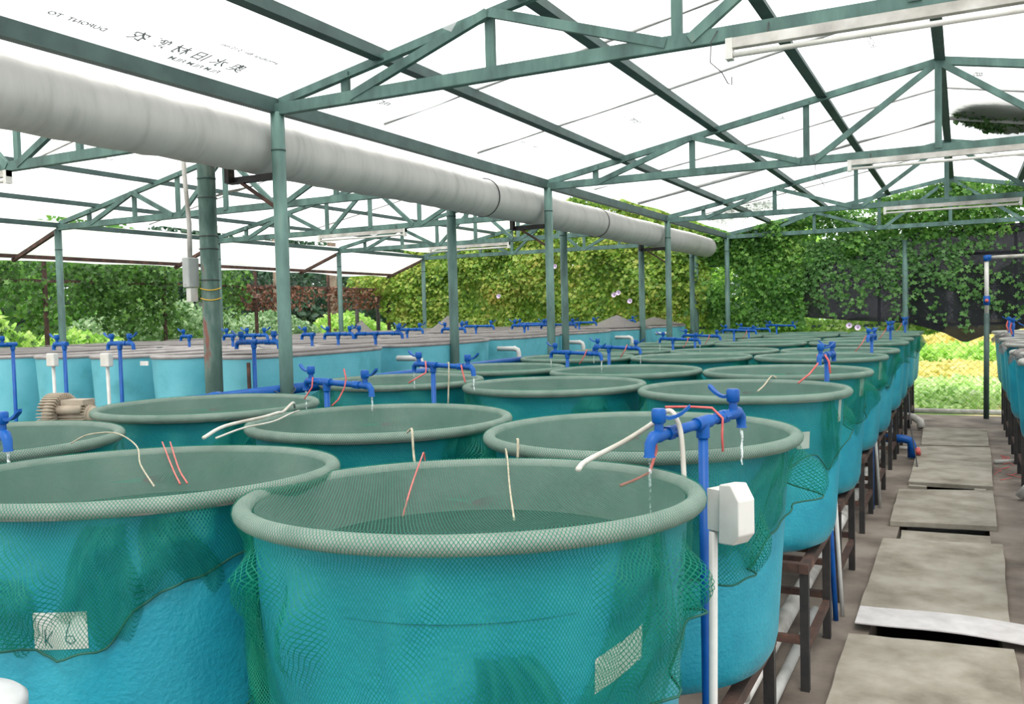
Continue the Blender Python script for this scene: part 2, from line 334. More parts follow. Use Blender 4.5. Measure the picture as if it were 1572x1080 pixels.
# draped net: flat over the mouth, over the lip, then a hanging skirt with an uneven hem
def interp(pts, x):
    pts = sorted(pts); x = (x + 180) % 360 - 180
    P = [(pts[-1][0] - 360, pts[-1][1])] + pts + [(pts[0][0] + 360, pts[0][1])]
    for (a, va), (b, vb) in zip(P, P[1:]):
        if a <= x <= b:
            t = (x - a) / (b - a + 1e-9); t = t * t * (3 - 2 * t); return va + (vb - va) * t
    return P[0][1]
def net_thing(hem, seed, amp=.035, nth=150, mat='net', sag=.035, nsk=22, folds=()):
    r_ = random.Random(seed)
    ph = [(r_.randint(3, 7), r_.uniform(0, 6.28), r_.uniform(-3, 3), 1.0) for _ in range(2)] + [(r_.randint(9, 17), r_.uniform(0, 6.28), r_.uniform(-6, 6), .6) for _ in range(3)] + [(r_.randint(24, 40), r_.uniform(0, 6.28), r_.uniform(-8, 8), .25) for _ in range(2)]
    top_r = [0, .08, .16, .24, .32, .40, .46, .51, .545]
    verts = []; uv = []; faces = []; n = nth
    rt = .025; rc = .576; zc = TH - .023
    rings = []
    for r in top_r: rings.append(('t', r, 0))
    for a in (95, 70, 45, 20, 0, -25): rings.append(('l', math.radians(a), 0))
    for k in range(1, nsk + 1): rings.append(('s', k / nsk, 0))
    lastz = zc - rt * math.sin(math.radians(25))
    for kind, p, _ in rings:
        for k in range(n):
            th = 2 * PI * k / n; td = math.degrees(th)
            if kind == 't':
                z = zc + rt - sag * (1 - (p / .545) ** 2) * (1 + .25 * math.sin(2 * th + seed)) - .004
                R = p; U = (R * math.cos(th), R * math.sin(th))
            elif kind == 'l':
                R = rc + rt * math.cos(p) + .001; z = zc + rt * math.sin(p) + .001; s = rt * (PI / 2 - p); U = (th * .6, 3 + s)
            else:
                H = interp(hem, td); H *= 1 + .05 * math.sin(7 * th + seed) + .03 * math.sin(17 * th + 2 * seed)
                s = p * H; z = lastz - s
                wall = .553 - .048 * (TH - z) / .74 + .006
                fold = sum(w * math.sin(f * th + q + sl * p * H * 4) for f, q, sl, w in ph) / 2.2
                bulge = amp * (max(0, fold) ** 1.2) * min(1, s / .08) * 1.6 + .012 * math.sin(PI * p)
                pinch = 0
                R = wall + bulge + .03 * max(0, 1 - s / .05); U = (th * .6 + .02 * fold * p, 3 + .05 + s)
                R = max(R, wall + .003)
            verts.append((R * math.cos(th), R * math.sin(th), z)); uv.append(U)
    m = len(rings); fu = []
    for i in range(m - 1):
        for k in range(n):
            k2 = (k + 1) % n; a, b, c, d = i * n + k, i * n + k2, (i + 1) * n + k2, (i + 1) * n + k
            if i == 0: faces.append((a, c, d)); q = [a, c, d]
            else: faces.append((a, b, c, d)); q = [a, b, c, d]
            for j in q:
                U = list(uv[j])
                if k2 == 0 and j % n == 0 and rings[j // n][0] != 't': U[0] += 2 * PI * .6
                if rings[i + 1][0] == 'l' and rings[i][0] == 't' and j // n == i: # seam ring between mouth and lip
                    U = [(.6 * 2 * PI * (k if j % n == k else k + 1) / n), 3 - .02]
                fu.append(U)
    me = bpy.data.meshes.new('net_sheet'); me.from_pydata(verts, [], faces)
    ul = me.uv_layers.new(name='UVMap'); ul.data.foreach_set('uv', np.array(fu, 'f').ravel())
    me.polygons.foreach_set('use_smooth', [True] * len(faces)); me.materials.append(M[mat]); me.update()
    t = thing('net_cover', 'net', 'net', group='green nets over the tanks')
    obj('net_sheet', me, None, t)
    b = MB(); pts = [Vector(verts[(m - 1) * n + k]) for k in range(n)]; pts.append(pts[0])
    b.tube(pts, .0035, 5, cap=False); obj('hem_cord', b, 'cord', t, True)
    # doubled-over bunches of net hanging outside the skirt
    for q, (t0, t1, s0, s1) in enumerate(folds):
        vs = []; uvs = []; nu, nv = 44, 22; k1, k2, k3 = r_.uniform(0, 6), r_.uniform(0, 6), r_.uniform(3, 6)
        for j in range(nv + 1):
            for i in range(nu + 1):
                u, v = i / nu, j / nv; env = math.sin(PI * u) ** .6 * math.sin(PI * min(1, v * .9 + .1)) ** .5
                th = math.radians((t0 + t1) / 2 + (t1 - t0) * ((u - .5) * (.45 + .65 * v) + .30 * (v - .5) * math.sin(k3 * 3) + .07 * math.sin(5 * v + k1)))
                z = lastz - (s0 + (s1 - s0) * v * (1 + .16 * math.sin(7 * u + k2) + .07 * math.sin(19 * u + k1)))
                wall = .553 - .048 * (TH - z) / .74 + .010
                Rr = wall + env * (.018 + .030 * max(0, math.sin(9 * u + 4 * v + k2)) + .012 * math.sin(23 * u - 6 * v + k3))
                vs.append((Rr * math.cos(th), Rr * math.sin(th), z)); uvs.append((u * abs(math.radians(t1 - t0)) * .6 * 1.5 + .03 * math.sin(4 * v + k1), 5 + v * (s1 - s0) * 1.35 + .02 * math.sin(6 * u)))
        fb = MB(); fb.v = vs; fb.f = [(j * (nu + 1) + i, j * (nu + 1) + i + 1, (j + 1) * (nu + 1) + i + 1, (j + 1) * (nu + 1) + i) for j in range(nv) for i in range(nu)]
        me = fb.mesh('net_fold', True); ul = me.uv_layers.new(name='UVMap')
        for lp in me.loops: ul.data[lp.index].uv = uvs[lp.vertex_index]
        me.materials.append(M['net']); obj('net_fold', me, None, t)
    return t
near_hems = {
    ('a', 0): ([(-180, .35), (-150, .50), (-120, .62), (-95, .58), (-70, .60), (-50, .56), (-30, .44), (-10, .36), (10, .30), (60, .25), (120, .25)], 3, .05),
    ('a', 1): ([(-180, .2), (-120, .3), (-80, .42), (-60, .42), (-45, .40), (-30, .36), (-15, .30), (0, .24), (20, .17), (60, .2), (120, .2)], 5, .06),
    ('a', 2): ([(-180, .2), (-120, .3), (-80, .36), (-50, .34), (-35, .30), (-22, .40), (-12, .20), (10, .14), (60, .2), (120, .2)], 9, .04),
    ('b', 0): ([(-180, .3), (-90, .36), (-72, .33), (-62, .36), (-52, .33), (-42, .24), (-30, .20), (-10, .15), (30, .2), (120, .2)], 14, .055),
    ('b', 1): ([(-180, .25), (-90, .3), (-40, .25), (40, .2), (120, .2)], 21, .05),
    ('b', 2): ([(-180, .2), (-90, .3), (-40, .2), (40, .2), (120, .2)], 23, .05),
    ('c', 0): ([(-180, .2), (-90, .3), (-40, .2), (40, .2), (120, .2)], 25, .05),
    ('c', 1): ([(-180, .2), (-90, .25), (-40, .3), (-10, .25), (40, .2), (120, .2)], 27, .05),
    ('c', 2): ([(-180, .3), (-140, .38), (-90, .25), (-40, .2), (40, .2), (120, .2)], 29, .06),
}
near_folds = {
    ('a', 0): [(-172, -128, .02, .50), (-34, -4, .0, .42), (-66, -38, .22, .50), (-150, -112, .22, .58)],
    ('a', 1): [(-36, -2, .0, .26), (-60, -30, .10, .36), (-120, -80, .05, .30)],
    ('a', 2): [(-32, -14, .0, .36), (-110, -70, .05, .30)],
    ('b', 0): [(-62, -40, .03, .30), (-44, -22, .02, .20), (-86, -66, .16, .33)],
    ('b', 1): [(-110, -70, .02, .25), (-30, 0, .0, .2)], ('b', 2): [(-150, -110, .0, .22), (-60, -20, .03, .25)],
    ('c', 0): [(-20, 20, .0, .15)], ('c', 1): [(-50, -10, .0, .26)], ('c', 2): [(-165, -120, .0, .33)]}
far_nets = [net_thing([(-180, .2), (-120, .28), (-60, .22 + .05 * q), (-20, .34 - .08 * (q % 2)), (-5, .22), (20, .24), (90, .2)], 40 + q, .05, 90, 'net_far', nsk=12, folds=[(-40 + 8 * q, -6 + 5 * q, .0, .34 - .05 * q), (-100, -70, .02, .22)]) for q in range(3)]
# water: one disc with slight ripples, instanced per tank
def mkwater():
    b = MB(); b.lathe([(.0, 0), (.25, .001), (.45, 0), (.522, .0)], 48); b.f = [f[::-1] for f in b.f]
    return b.mesh('water_surface', True)
wm = mkwater(); wm.materials.append(M['water'])
fu = [False, False, False]; first_t = first_s = True
for key, (where, pts) in LINES.items():
    for i, (x, y) in enumerate(pts):
        lab = 'blue round tank under green netting, %s %s' % (ordn(i), where)
        if first_t: t = tank0; first_t = False; t.location = (x, y, RIM - TH); t['label'] = lab
        else: t = cp(tank0, (x, y, RIM - TH), random.uniform(0, 6), lab)
        if first_s: s = stand0; first_s = False; s.location = (x, y, 0); s['label'] = 'dark steel stand under the %s tank %s' % (ordn(i), where)
        else: s = cp(stand0, (x, y, 0), 0, 'dark steel stand under the %s tank %s' % (ordn(i), where))
        nl = 'green netting draped over the %s tank %s' % (ordn(i), where)
        if (key, i) in near_hems:
            h, sd, am = near_hems[(key, i)]; nt_ = net_thing(h, sd, am, 200 if (key, i) in (('a', 0), ('b', 0), ('a', 1)) else 140, folds=near_folds[(key, i)]); nt_.location = (x, y, RIM - TH); nt_['label'] = nl
        else:
            q = i % 3
            if not fu[q]: nt_ = far_nets[q]; fu[q] = True; nt_.location = (x, y, RIM - TH); nt_['label'] = nl
            else: nt_ = cp(far_nets[q], (x, y, RIM - TH), random.uniform(-.5, .5), nl)
        if i < 6:
            w = bpy.data.objects.new('tank_water', wm); COL.objects.link(w); w.location = (x, y, RIM - .17)
            tag(w, 'dark water inside the %s netted tank %s' % (ordn(i), where), 'water', 'water in the netted tanks')
        if (key, i) in TILT:
            a = math.radians(TILT[(key, i)])
            # the tank leans back a touch, away from the aisle corner
            for o in (t, nt_):
                o.rotation_euler = (a * -math.cos(math.radians(27)), a * -math.sin(math.radians(27)), 0)

# ---------------------------------------------------------------- taps
def tap(parent, p, d, lever, sz=1.0):
    """a plastic bib tap whose body starts at p and runs along the unit direction d"""
    d = Vector(d); p = Vector(p); z = Vector((0, 0, 1)); s = sz
    b = MB()
    b.tube([p - d * .012, p + d * .014], .0215 * s, 6)
    b.tube([p + d * .01, p + d * .03, p + d * .055, p + d * .078, p + d * .094 - z * .016, p + d * .098 - z * .045, p + d * .098 - z * .052], [.015 * s, .0165 * s, .020 * s, .0185 * s, .0165 * s, .0145 * s, .0175 * s], 12)
    c = p + d * .052
    b.tube([c, c + z * .036], [.016 * s, .013 * s], 10)
    tb = obj('tap_body', b, 'blue_pvc', parent); sharp(tb, 50)
    b = MB()
    b.tube([c + z * .036, c + z * .04, c + z * .072, c + z * .078], [.0165 * s, .0205 * s, .0215 * s, .017 * s], 12)
    lv = Vector((math.cos(lever), math.sin(lever), 0)); e = c + z * .055; sd = lv.cross(z)
    prof = [(0.01, .014, 0), (.03, .010, -.004), (.048, .0085, .0), (.066, .0105, .010), (.082, .012, .024), (.088, .008, .029)]
    vs = []
    for dist, w, up in prof:
        for sg, hh in ((-1, -1), (1, -1), (1, 1), (-1, 1)): vs.append(e + lv * dist + z * (up + hh * .005) + sd * (sg * w * .9))
    fs = [(0, 1, 2, 3), (23, 22, 21, 20)]
    for i in range(5):
        for k in range(4): fs.append((i * 4 + k, i * 4 + 4 + k, i * 4 + 4 + (k + 1) % 4, i * 4 + (k + 1) % 4))
    b.add(vs, fs); h = obj('handle', b, 'blue_pvc', tb); sharp(h, 45)
    return p + d * .098 - z * .052
def tap_stand(x, y, ang, l1, l2, zb, lab, levers=(None, None), drop=0, z0=0, group=None, ends=2, slope=0, stream=True):
    t = thing('tap_stand', lab, 'water tap', (x, y, z0), 0, group)
    zb = zb - z0; b = MB(); r = .0155
    b.tube([(0, 0, 0), (0, 0, zb)], r, 12); obj('riser_pipe', b, 'blue_pvc', t, True)
    d = Vector((math.cos(ang), math.sin(ang), slope)).normalized(); o = Vector((0, 0, zb))
    b = MB(); b.tube([o - d * .034, o + d * .034], .0205, 14); b.tube([o - Vector((0, 0, .045)), o], .0205, 14); sharp(obj('tee_fitting', b, 'blue_pvc', t), 50)
    out = []
    for sg, L, lv in ((-1, l1, levers[0]), (1, l2, levers[1])):
        if L <= 0: continue
        Lp = max(.04, L - .098); b = MB(); b.tube([o, o + d * sg * Lp], r, 12)
        b.tube([o + d * sg * (Lp - .035), o + d * sg * (Lp - .005)], .0195, 12)
        obj('arm_pipe', b, 'blue_pvc', t, True)
        lv = lv if lv is not None else ang + (0 if sg > 0 else PI)
        dd = Vector((d.x, d.y, d.z)) * sg
        out.append(Vector((x, y, z0)) + tap(t, o + d * sg * Lp, dd, lv))
    return t, out
def stream(p, length, lab, th=.0048):
    b = MB(); pts = []; rs = []; r_ = random.Random(int(p.x * 1000) + 5)
    n = 9
    for k in range(n):
        f = k / (n - 1); pts.append((p.x + r_.uniform(-.0015, .0015), p.y + r_.uniform(-.0015, .0015), p.z - length * f)); rs.append(th * (1 - .5 * f) * r_.uniform(.75, 1.25))
    b.tube(pts, rs, 8); o = obj('water_stream', b, 'stream', None, True)
    tag(o, lab, 'water', 'thin streams of water falling from the blue taps')
R_ = math.radians
def ribbon(name, pts, lab, w=.006, mat='red_tie', cat='tie', group='red plastic ties'):
    b = MB(); b.tube(pts, [w] * len(pts), 5); o = obj(name, b, mat, None, True); tag(o, lab, cat, group); return o
def Z(d): return EYE + d
# the tap nearest the walkway, between the two nearest tanks of the line
t1, sp = tap_stand(-.70, 2.61, R_(70), .26, .21, Z(-.338), 'blue twin tap on the riser between the two nearest tanks beside the walkway', (R_(20), R_(160)), slope=.075)
stream(sp[0], .17, 'water stream from the near spout of the twin tap beside the walkway'); stream(sp[1], .12, 'water stream from the far spout of the twin tap beside the walkway')
# between the middle line and the line next to the posts
ct = [(-2.95, 3.62, 'first'), (-3.01, 4.75, 'second'), (-2.98, 6.82, 'third'), (-2.98, 7.80, 'fourth'), (-2.98, 9.86, 'fifth'), (-2.98, 10.8, 'sixth'), (-2.98, 12.9, 'seventh'), (-2.98, 13.9, 'eighth'), (-2.98, 16.2, 'ninth')]
zc_ = [-.325, -.305, -.328, -.325, -.32, -.31, -.30, -.30, -.30]
for k, (x, y, o_) in enumerate(ct):
    t, sp = tap_stand(x, y, R_(-11), .17, .34, Z(zc_[k]), 'blue twin tap, %s of those between the middle line and the tanks by the posts' % ('nearest' if k == 0 else o_), group='blue twin taps in the middle of the netted tanks', slope=-.03)
    if k < 5:
        stream(sp[0], .11, 'water stream from the left spout of the %s twin tap between the netted tanks' % o_); stream(sp[1], .10, 'water stream from the right spout of the %s twin tap between the netted tanks' % o_)
st = [(-.77, 5.85, 'second'), (-.80, 9.27, 'third'), (-.86, 12.65, 'fourth'), (-.86, 15.95, 'fifth')]
for k, (x, y, o_) in enumerate(st):
    tap_stand(x, y, R_(86), .22, .22, Z(-.30 + .01 * k), 'blue twin tap beside the walkway, %s from the camera, pointing straight back' % o_, (R_(20), R_(170)), group='blue twin taps beside the walkway')
# the tap cut off by the left edge
t, sp = tap_stand(-2.97, 1.86, R_(-15), .3, .14, Z(-.36), 'blue twin tap cut by the left picture edge, over the nearest middle tank', (None, R_(5)))
stream(sp[1], .13, 'water stream at the left picture edge, falling into the nearest middle tank')
# ties
ribbon('red_tie', [(-.775, 2.44, Z(-.30)), (-.79, 2.43, Z(-.345)), (-.785, 2.42, Z(-.40)), (-.80, 2.40, Z(-.46)), (-.83, 2.34, Z(-.475)), (-.845, 2.28, Z(-.478))], 'long red plastic tie hanging from the near arm of the walkway tap', .0045)
ribbon('red_tie', [(-.80, 2.56, Z(-.288)), (-.74, 2.62, Z(-.292)), (-.685, 2.66, Z(-.298)), (-.655, 2.67, Z(-.33)), (-.655, 2.66, Z(-.38)), (-.652, 2.655, Z(-.43))], 'red plastic tie looped over the far arm of the walkway tap', .004)
ribbon('red_tie', [(-2.78, 3.55, Z(-.25)), (-2.76, 3.54, Z(-.30)), (-2.765, 3.53, Z(-.345)), (-2.78, 3.50, Z(-.40)), (-2.80, 3.47, Z(-.43))], 'red plastic tie on the right arm of the first twin tap behind the middle tanks', .004)
ribbon('red_tie', [(-3.04, 3.62, Z(-.30)), (-3.03, 3.60, Z(-.35)), (-3.05, 3.56, Z(-.41))], 'red plastic tie on the left arm of the first twin tap behind the middle tanks', .004)
ribbon('red_tie', [(-3.06, 4.74, Z(-.28)), (-3.03, 4.70, Z(-.32)), (-3.02, 4.68, Z(-.35)), (-3.10, 4.60, Z(-.41))], 'red plastic tie on the left arm of the second twin tap', .005)
ribbon('red_tie', [(-2.76, 4.68, Z(-.30)), (-2.74, 4.66, Z(-.34)), (-2.70, 4.62, Z(-.40))], 'red plastic tie on the right arm of the second twin tap', .005)
ribbon('red_tie', [(-.80, 5.66, Z(-.29)), (-.79, 5.62, Z(-.34)), (-.83, 5.55, Z(-.40)), (-.88, 5.45, Z(-.447))], 'red plastic tie trailing from the second twin tap beside the walkway', .006)
ribbon('red_tie', [(-.755, 5.66, Z(-.29)), (-.73, 5.64, Z(-.33)), (-.72, 5.62, Z(-.40))], 'short red plastic tie on the second twin tap beside the walkway', .007)
for k, (x, y, o_) in enumerate(ct[2:7]):
    ribbon('red_tie', [(x + .2, y - .05, Z(-.30)), (x + .19, y - .08, Z(-.35)), (x + .15, y - .1, Z(-.42))], 'red plastic tie on the %s twin tap between the netted tanks' % o_, .0045)
for k, (x, y, o_) in enumerate(st[1:]):
    ribbon('red_tie', [(x - .03, y - .2, Z(-.28)), (x - .07, y - .25, Z(-.36)), (x - .12, y - .3, Z(-.43))], 'red plastic tie on the %s twin tap beside the walkway' % o_, .0045)
# strings lying on the nets
def smooth(pts, k=5):
    P = [Vector(p) for p in pts]; P = [P[0] * 2 - P[1]] + P + [P[-1] * 2 - P[-2]]; out = []
    for i in range(1, len(P) - 2):
        for j in range(k):
            t = j / k; a, b, c, d = P[i - 1:i + 3]
            out.append(.5 * ((2 * b) + (c - a) * t + (2 * a - 5 * b + 4 * c - d) * t * t + (3 * b - a - 3 * c + d) * t ** 3))
    return out + [P[-2]]
def string(pts, lab, r=.0035, mat='twine', name='string', cat='string', group='strings tied round the tanks'):
    b = MB(); b.tube(smooth(pts), r, 8); o = obj(name, b, mat, None, True); return tag(o, lab, cat, group)
string([(-1.56, 2.40, Z(-.50)), (-1.555, 2.385, Z(-.44)), (-1.53, 2.33, Z(-.447)), (-1.374, 2.04, Z(-.468)), (-1.20, 1.74, Z(-.475))], 'red twine lying on the net of the nearest walkway tank', .0024, 'red_tie')
string([(-1.33, 2.535, Z(-.50)), (-1.325, 2.515, Z(-.435)), (-1.29, 2.46, Z(-.452)), (-1.114, 2.133, Z(-.468)), (-.93, 1.80, Z(-.476))], 'beige string lying on the net of the nearest walkway tank', .0026)
string([(-2.98, 2.16, Z(-.44)), (-2.93, 2.20, Z(-.41)), (-2.84, 2.25, Z(-.408)), (-2.66, 2.19, Z(-.44)), (-2.44, 2.02, Z(-.465)), (-2.12, 1.80, Z(-.477))], 'beige string lying on the net of the nearest middle tank', .0026)
string([(-2.655, 2.30, Z(-.44)), (-2.30, 2.03, Z(-.474)), (-2.078, 1.859, Z(-.478))], 'left one of two red twines on the net of the nearest middle tank', .0026, 'red_tie')
string([(-2.625, 2.31, Z(-.44)), (-2.29, 2.045, Z(-.474)), (-2.066, 1.875, Z(-.478))], 'right one of two red twines on the net of the nearest middle tank', .0026, 'red_tie')
string([(-1.90, 2.80, Z(-.44)), (-1.875, 2.79, Z(-.425)), (-1.85, 2.76, Z(-.43)), (-1.83, 2.735, Z(-.50)), (-1.80, 2.70, Z(-.56))], 'beige string over the front lip of the second middle tank', .0045)
string([(-1.36, 2.67, Z(-.425)), (-1.35, 2.655, Z(-.43)), (-1.345, 2.64, Z(-.49))], 'beige string over the front lip of the second walkway tank', .0045)
string([(-1.06, 5.16, Z(-.475)), (-1.07, 5.40, Z(-.46)), (-1.08, 5.68, Z(-.425)), (-1.06, 5.73, Z(-.44))], 'beige string across the net of the third walkway tank', .005)
string([(-2.87, 4.70, Z(-.29)), (-2.855, 4.69, Z(-.31)), (-2.85, 4.66, Z(-.55))], 'grey string hanging from the second twin tap', .005)
string([(-2.40, 2.26, Z(-.408)), (-2.50, 2.46, Z(-.395)), (-2.60, 2.77, Z(-.40)), (-2.71, 2.98, Z(-.408)), (-2.80, 3.12, Z(-.42)), (-2.90, 3.30, Z(-.40)), (-3.02, 3.45, Z(-.44))], 'cream hose crossing from the nearest middle tank to the net behind it', .007, 'hose', 'hose', 'hose', 'pale hoses over the tanks')
string([(-2.36, 2.28, Z(-.41)), (-2.47, 2.52, Z(-.41)), (-2.57, 2.80, Z(-.42)), (-2.70, 3.05, Z(-.42)), (-2.82, 3.25, Z(-.43))], 'thin cream hose alongside the thicker one behind the nearest middle tank', .004, 'hose', 'hose', 'hose', 'pale hoses over the tanks')
string([(-.86, 2.02, Z(-.39)), (-.90, 2.18, Z(-.395)), (-.88, 2.42, Z(-.375)), (-.80, 2.46, Z(-.32)), (-.78, 2.47, Z(-.295)), (-.755, 2.47, Z(-.29)), (-.735, 2.455, Z(-.31)), (-.72, 2.45, Z(-.36)), (-.71, 2.44, Z(-.50))], 'white hose looped over the walkway tap and across the near tanks', .0075, 'hose', 'hose', 'hose', 'pale hoses over the tanks')

# white socket box on its conduit by the walkway tap
t = thing('socket_box', 'white plastic socket box beside the walkway tap, lid ajar', 'socket box', (-.585, 2.46, 0))
SB = .84
def prism(poly, x0, x1, Mx):
    b = MB(); n = len(poly); vs = [(x0, a, c) for a, c in poly] + [(x1, a, c) for a, c in poly]
    fs = [tuple(range(n))[::-1], tuple(range(n, 2 * n))] + [(i, (i + 1) % n, n + (i + 1) % n, n + i) for i in range(n)]
    b.add(vs, fs); b.xform(Mx); return b
zb = Z(-.57)
yaw_ = R_(-28)
Mx = Matrix.Translation((.0, 0, zb)) @ Matrix.Rotation(yaw_, 4, 'Z') @ Matrix.Scale(SB, 4)
b = MB(); b.box((-.075, -.03, -.065), (-.01, .035, .075)); b.xform(Mx); obj('box_base', b, 'white_box', t)
b = MB(); pl = [(-.012, -.10), (.05, -.095), (.078, -.06), (.078, .055), (.045, .105), (-.005, .10)]
b = MB(); n = len(pl); vs = [(a, -.05, c) for a, c in pl] + [(a, .03, c) for a, c in pl]
b.add(vs, [tuple(range(n)), tuple(range(n, 2 * n))[::-1]] + [(i, n + i, n + (i + 1) % n, (i + 1) % n) for i in range(n)]); b.xform(Mx)
o = obj('box_lid', b, 'white_box', t); md = o.modifiers.new('bevel', 'BEVEL'); md.width = .004; md.segments = 2
b = MB(); b.tube([(-.075, .02, 0), (-.052, .01, zb - .06)], .0125, 12); obj('conduit', b, 'white_pvc', t, True)

# cards stuck on tank walls
def card(name, key, ang, w, z0, z1, lab, strokes=(), mat='paper', tilt=0):
    """a paper card curved round the wall of one netted tank, at heading ang"""
    b = MB(); n = 8; cx, cy = LINES[key[0]][1][key[1]]; zo = RIM - TH
    rw = lambda z: .553 - .048 * (TH - (z - zo)) / .74 + .0035
    P = lambda u, z, d=0: ((rw(z) + d) * math.cos(ang + (u - .5) * w / .54), (rw(z) + d) * math.sin(ang + (u - .5) * w / .54), z - zo)
    for i in range(n + 1):
        u = i / n; e = (u - .5) * tilt
        b.v += [P(u, z0 + e), P(u, z1 + e)]
    b.f = [(2 * i, 2 * i + 2, 2 * i + 3, 2 * i + 1) for i in range(n)]
    o = obj(name, b, mat, loc=(cx, cy, zo)); tag(o, lab, 'label', 'white cards on the tanks')
    for st_ in strokes:
        s = MB(); s.tube([P(u, z0 + (z1 - z0) * v, .001) for u, v in st_], .0012, 5); obj('handwriting', s, 'ink', o)
    if key in TILT:
        a = math.radians(TILT[key]); o.rotation_euler = (a * -math.cos(math.radians(27)), a * -math.sin(math.radians(27)), 0)
    return o
def wallr(d): # outer wall radius at height dz below the eye
    z = EYE + d - (RIM - TH); return .553 - .048 * (TH - z) / .74 + .002
K6 = [[(.22, .1), (.22, .55)], [(.36, .5), (.22, .22)], [(.22, .3), (.34, .05)], [(.70, .75), (.62, .45), (.60, .25), (.68, .14), (.77, .22), (.74, .36), (.64, .36)]]
card('paper_label', ('b', 0), R_(-62), .135, Z(-.82), Z(-.725), 'white card marked K 6 on the front of the nearest middle tank', K6)
card('paper_label', ('a', 0), R_(-25), .14, Z(-.79), Z(-.715), 'white card low on the nearest walkway tank, half under the net', tilt=.045)
card('paper_label', ('a', 2), R_(-43), .08, Z(-.735), Z(-.645), 'small white card on the third walkway tank')
card('paper_label', ('a', 2), R_(-9), .05, Z(-.62), Z(-.50), 'tall white card at the right edge of the third walkway tank')
card('paper_label', ('a', 3), R_(-14), .08, Z(-.62), Z(-.50), 'white card at the right edge of the fourth walkway tank')
card('paper_label', ('a', 4), R_(-12), .09, Z(-.66), Z(-.50), 'white card at the right edge of the fifth walkway tank')

# ---------------------------------------------------------------- pale open tanks in the left bay
def oblong(hx, hy, n=56, p=2.9):
    out = []
    for k in range(n):
        a = 2 * PI * k / n; c, s = math.cos(a), math.sin(a)
        out.append((hx * math.copysign(abs(c) ** (2 / p), c), hy * math.copysign(abs(s) ** (2 / p), s)))
    return out
def ring_stack(b, rings, close=False):
    o = len(b.v); n = len(rings[0])
    for r in rings: b.v += r
    m = len(rings)
    for i in range(m - 1 + (1 if close else 0)):
        for k in range(n):
            a = o + i * n + k; c = o + ((i + 1) % m) * n
            b.f.append((a, o + i * n + (k + 1) % n, c + (k + 1) % n, c + k))
    return b
HX, HY = .355, .90; ERIM = Z(-.255); ETH = .95
def mk_oblong():
    t = thing('oblong_tank', 'tank', 'fish tank', group='pale blue oblong tanks of the left bay')
    P = lambda hx, hy, z: [(x, y, z) for x, y in oblong(hx, hy)]
    b = MB(); ring_stack(b, [P(.25, .78, 0), P(.285, .82, .01), P(.30, .84, .05)] + [P(.30 + .042 * k / 4, .84 + .045 * k / 4, .05 + (ETH - .07) * k / 4) for k in range(1, 5)])
    b.f.append(tuple(range(len(P(1, 1, 0))))[::-1]); obj('shell', b, 'pale_frp', t, True)
    b = MB(); ring_stack(b, [P(HX - .022 + .02 * math.cos(a), HY - .022 + .02 * math.cos(a), ETH - .02 + .018 * math.sin(a)) for a in [2 * PI * k / 8 for k in range(8)]], True); obj('rim', b, 'lip_brown', t, True)
    b = MB(); ring_stack(b, [P(.33, .875, ETH - .02), P(.29, .83, .3), P(.25, .78, .25)]); b.f = [f[::-1] for f in b.f]
    n = len(P(1, 1, 0)); b.f.append(tuple(range(2 * n, 3 * n))); obj('inner_wall', b, 'inner', t, True)
    return t
e0 = mk_oblong()
def mk_estand():
    t = thing('oblong_stand', 'stand', 'stand', group='steel stands under the oblong tanks')
    h = ERIM - ETH - .004
    for sx in (-1, 1):
        for sy in (-1, 0, 1):
            b = MB(); b.box((sx * .24 - .02, sy * .74 - .02, 0), (sx * .24 + .02, sy * .74 + .02, h - .03)); obj('leg', b, 'black_steel', t)
    b = MB()
    for sx in (-1, 1): b.box((sx * .24 - .022, -.77, h - .04), (sx * .24 + .022, .77, h))
    for sy in (-1, 0, 1): b.box((-.24, sy * .74 - .02, h - .04), (.24, sy * .74 + .02, h - .002))
    obj('top_frame', b, 'rust', t); return t
es0 = mk_estand()
def mk_cover(seed):
    r_ = random.Random(seed); t = MB(); n = 56; rings = []
    fr = [0, .25, .5, .75, .9, .97]
    uvs = []
    for i, f in enumerate(fr):
        ring = []
        for k, (x, y) in enumerate(oblong(HX, HY)):
            a = 2 * PI * k / n
            z = .008 + (.035 * (1 - f) * math.sin(3 * a + seed) * f * 2 - .03 * (1 - f) if f < 1 else 0)
            if i == 6: z = -.012
            if i == 7: z = -.045 - .03 * abs(math.sin(2 * a + seed)) * r_.uniform(.3, 1)
            ring.append((x * f, y * f, z + .004)); uvs.append((x * f, y * f + (0 if i < 6 else i * .02)))
        rings.append(ring)
    ring_stack(t, rings); me = t.mesh('grey_net', True); ul = me.uv_layers.new(name='UVMap')
    for lp in me.loops: ul.data[lp.index].uv = uvs[lp.vertex_index]
    me.materials.append(M['grey_net']); return me
covers = [mk_cover(s) for s in (1, 4)]
EX = [-4.68 - HX - .745 * k for k in range(8)]; EYC = [5.92, 8.0, 9.96, 11.86, 13.84, 15.9]
fe = True
for j, y in enumerate(EYC):
    for k, x in enumerate(EX):
        where = '%s from the aisle, %s left bay row' % (ordn(k), ordn(j)) if k else 'beside the aisle, %s left bay row' % ordn(j)
        if fe: e0.location = (x, y, ERIM - ETH); e0['label'] = 'pale blue oblong tank, ' + where; es0.location = (x, y, 0); es0['label'] = 'dark steel stand under the oblong tank ' + where; fe = False
        else: cp(e0, (x, y, ERIM - ETH), 0, 'pale blue oblong tank, ' + where); cp(es0, (x, y, 0), 0, 'dark steel stand under the oblong tank ' + where)
        if not (j == 0 and k in (1, 2, 3)):
            c = bpy.data.objects.new('grey_net', covers[(j + k) % 2]); COL.objects.link(c); c.location = (x, y, ERIM); tag(c, 'grey net over the oblong tank ' + where, 'net', 'grey nets over the oblong tanks')
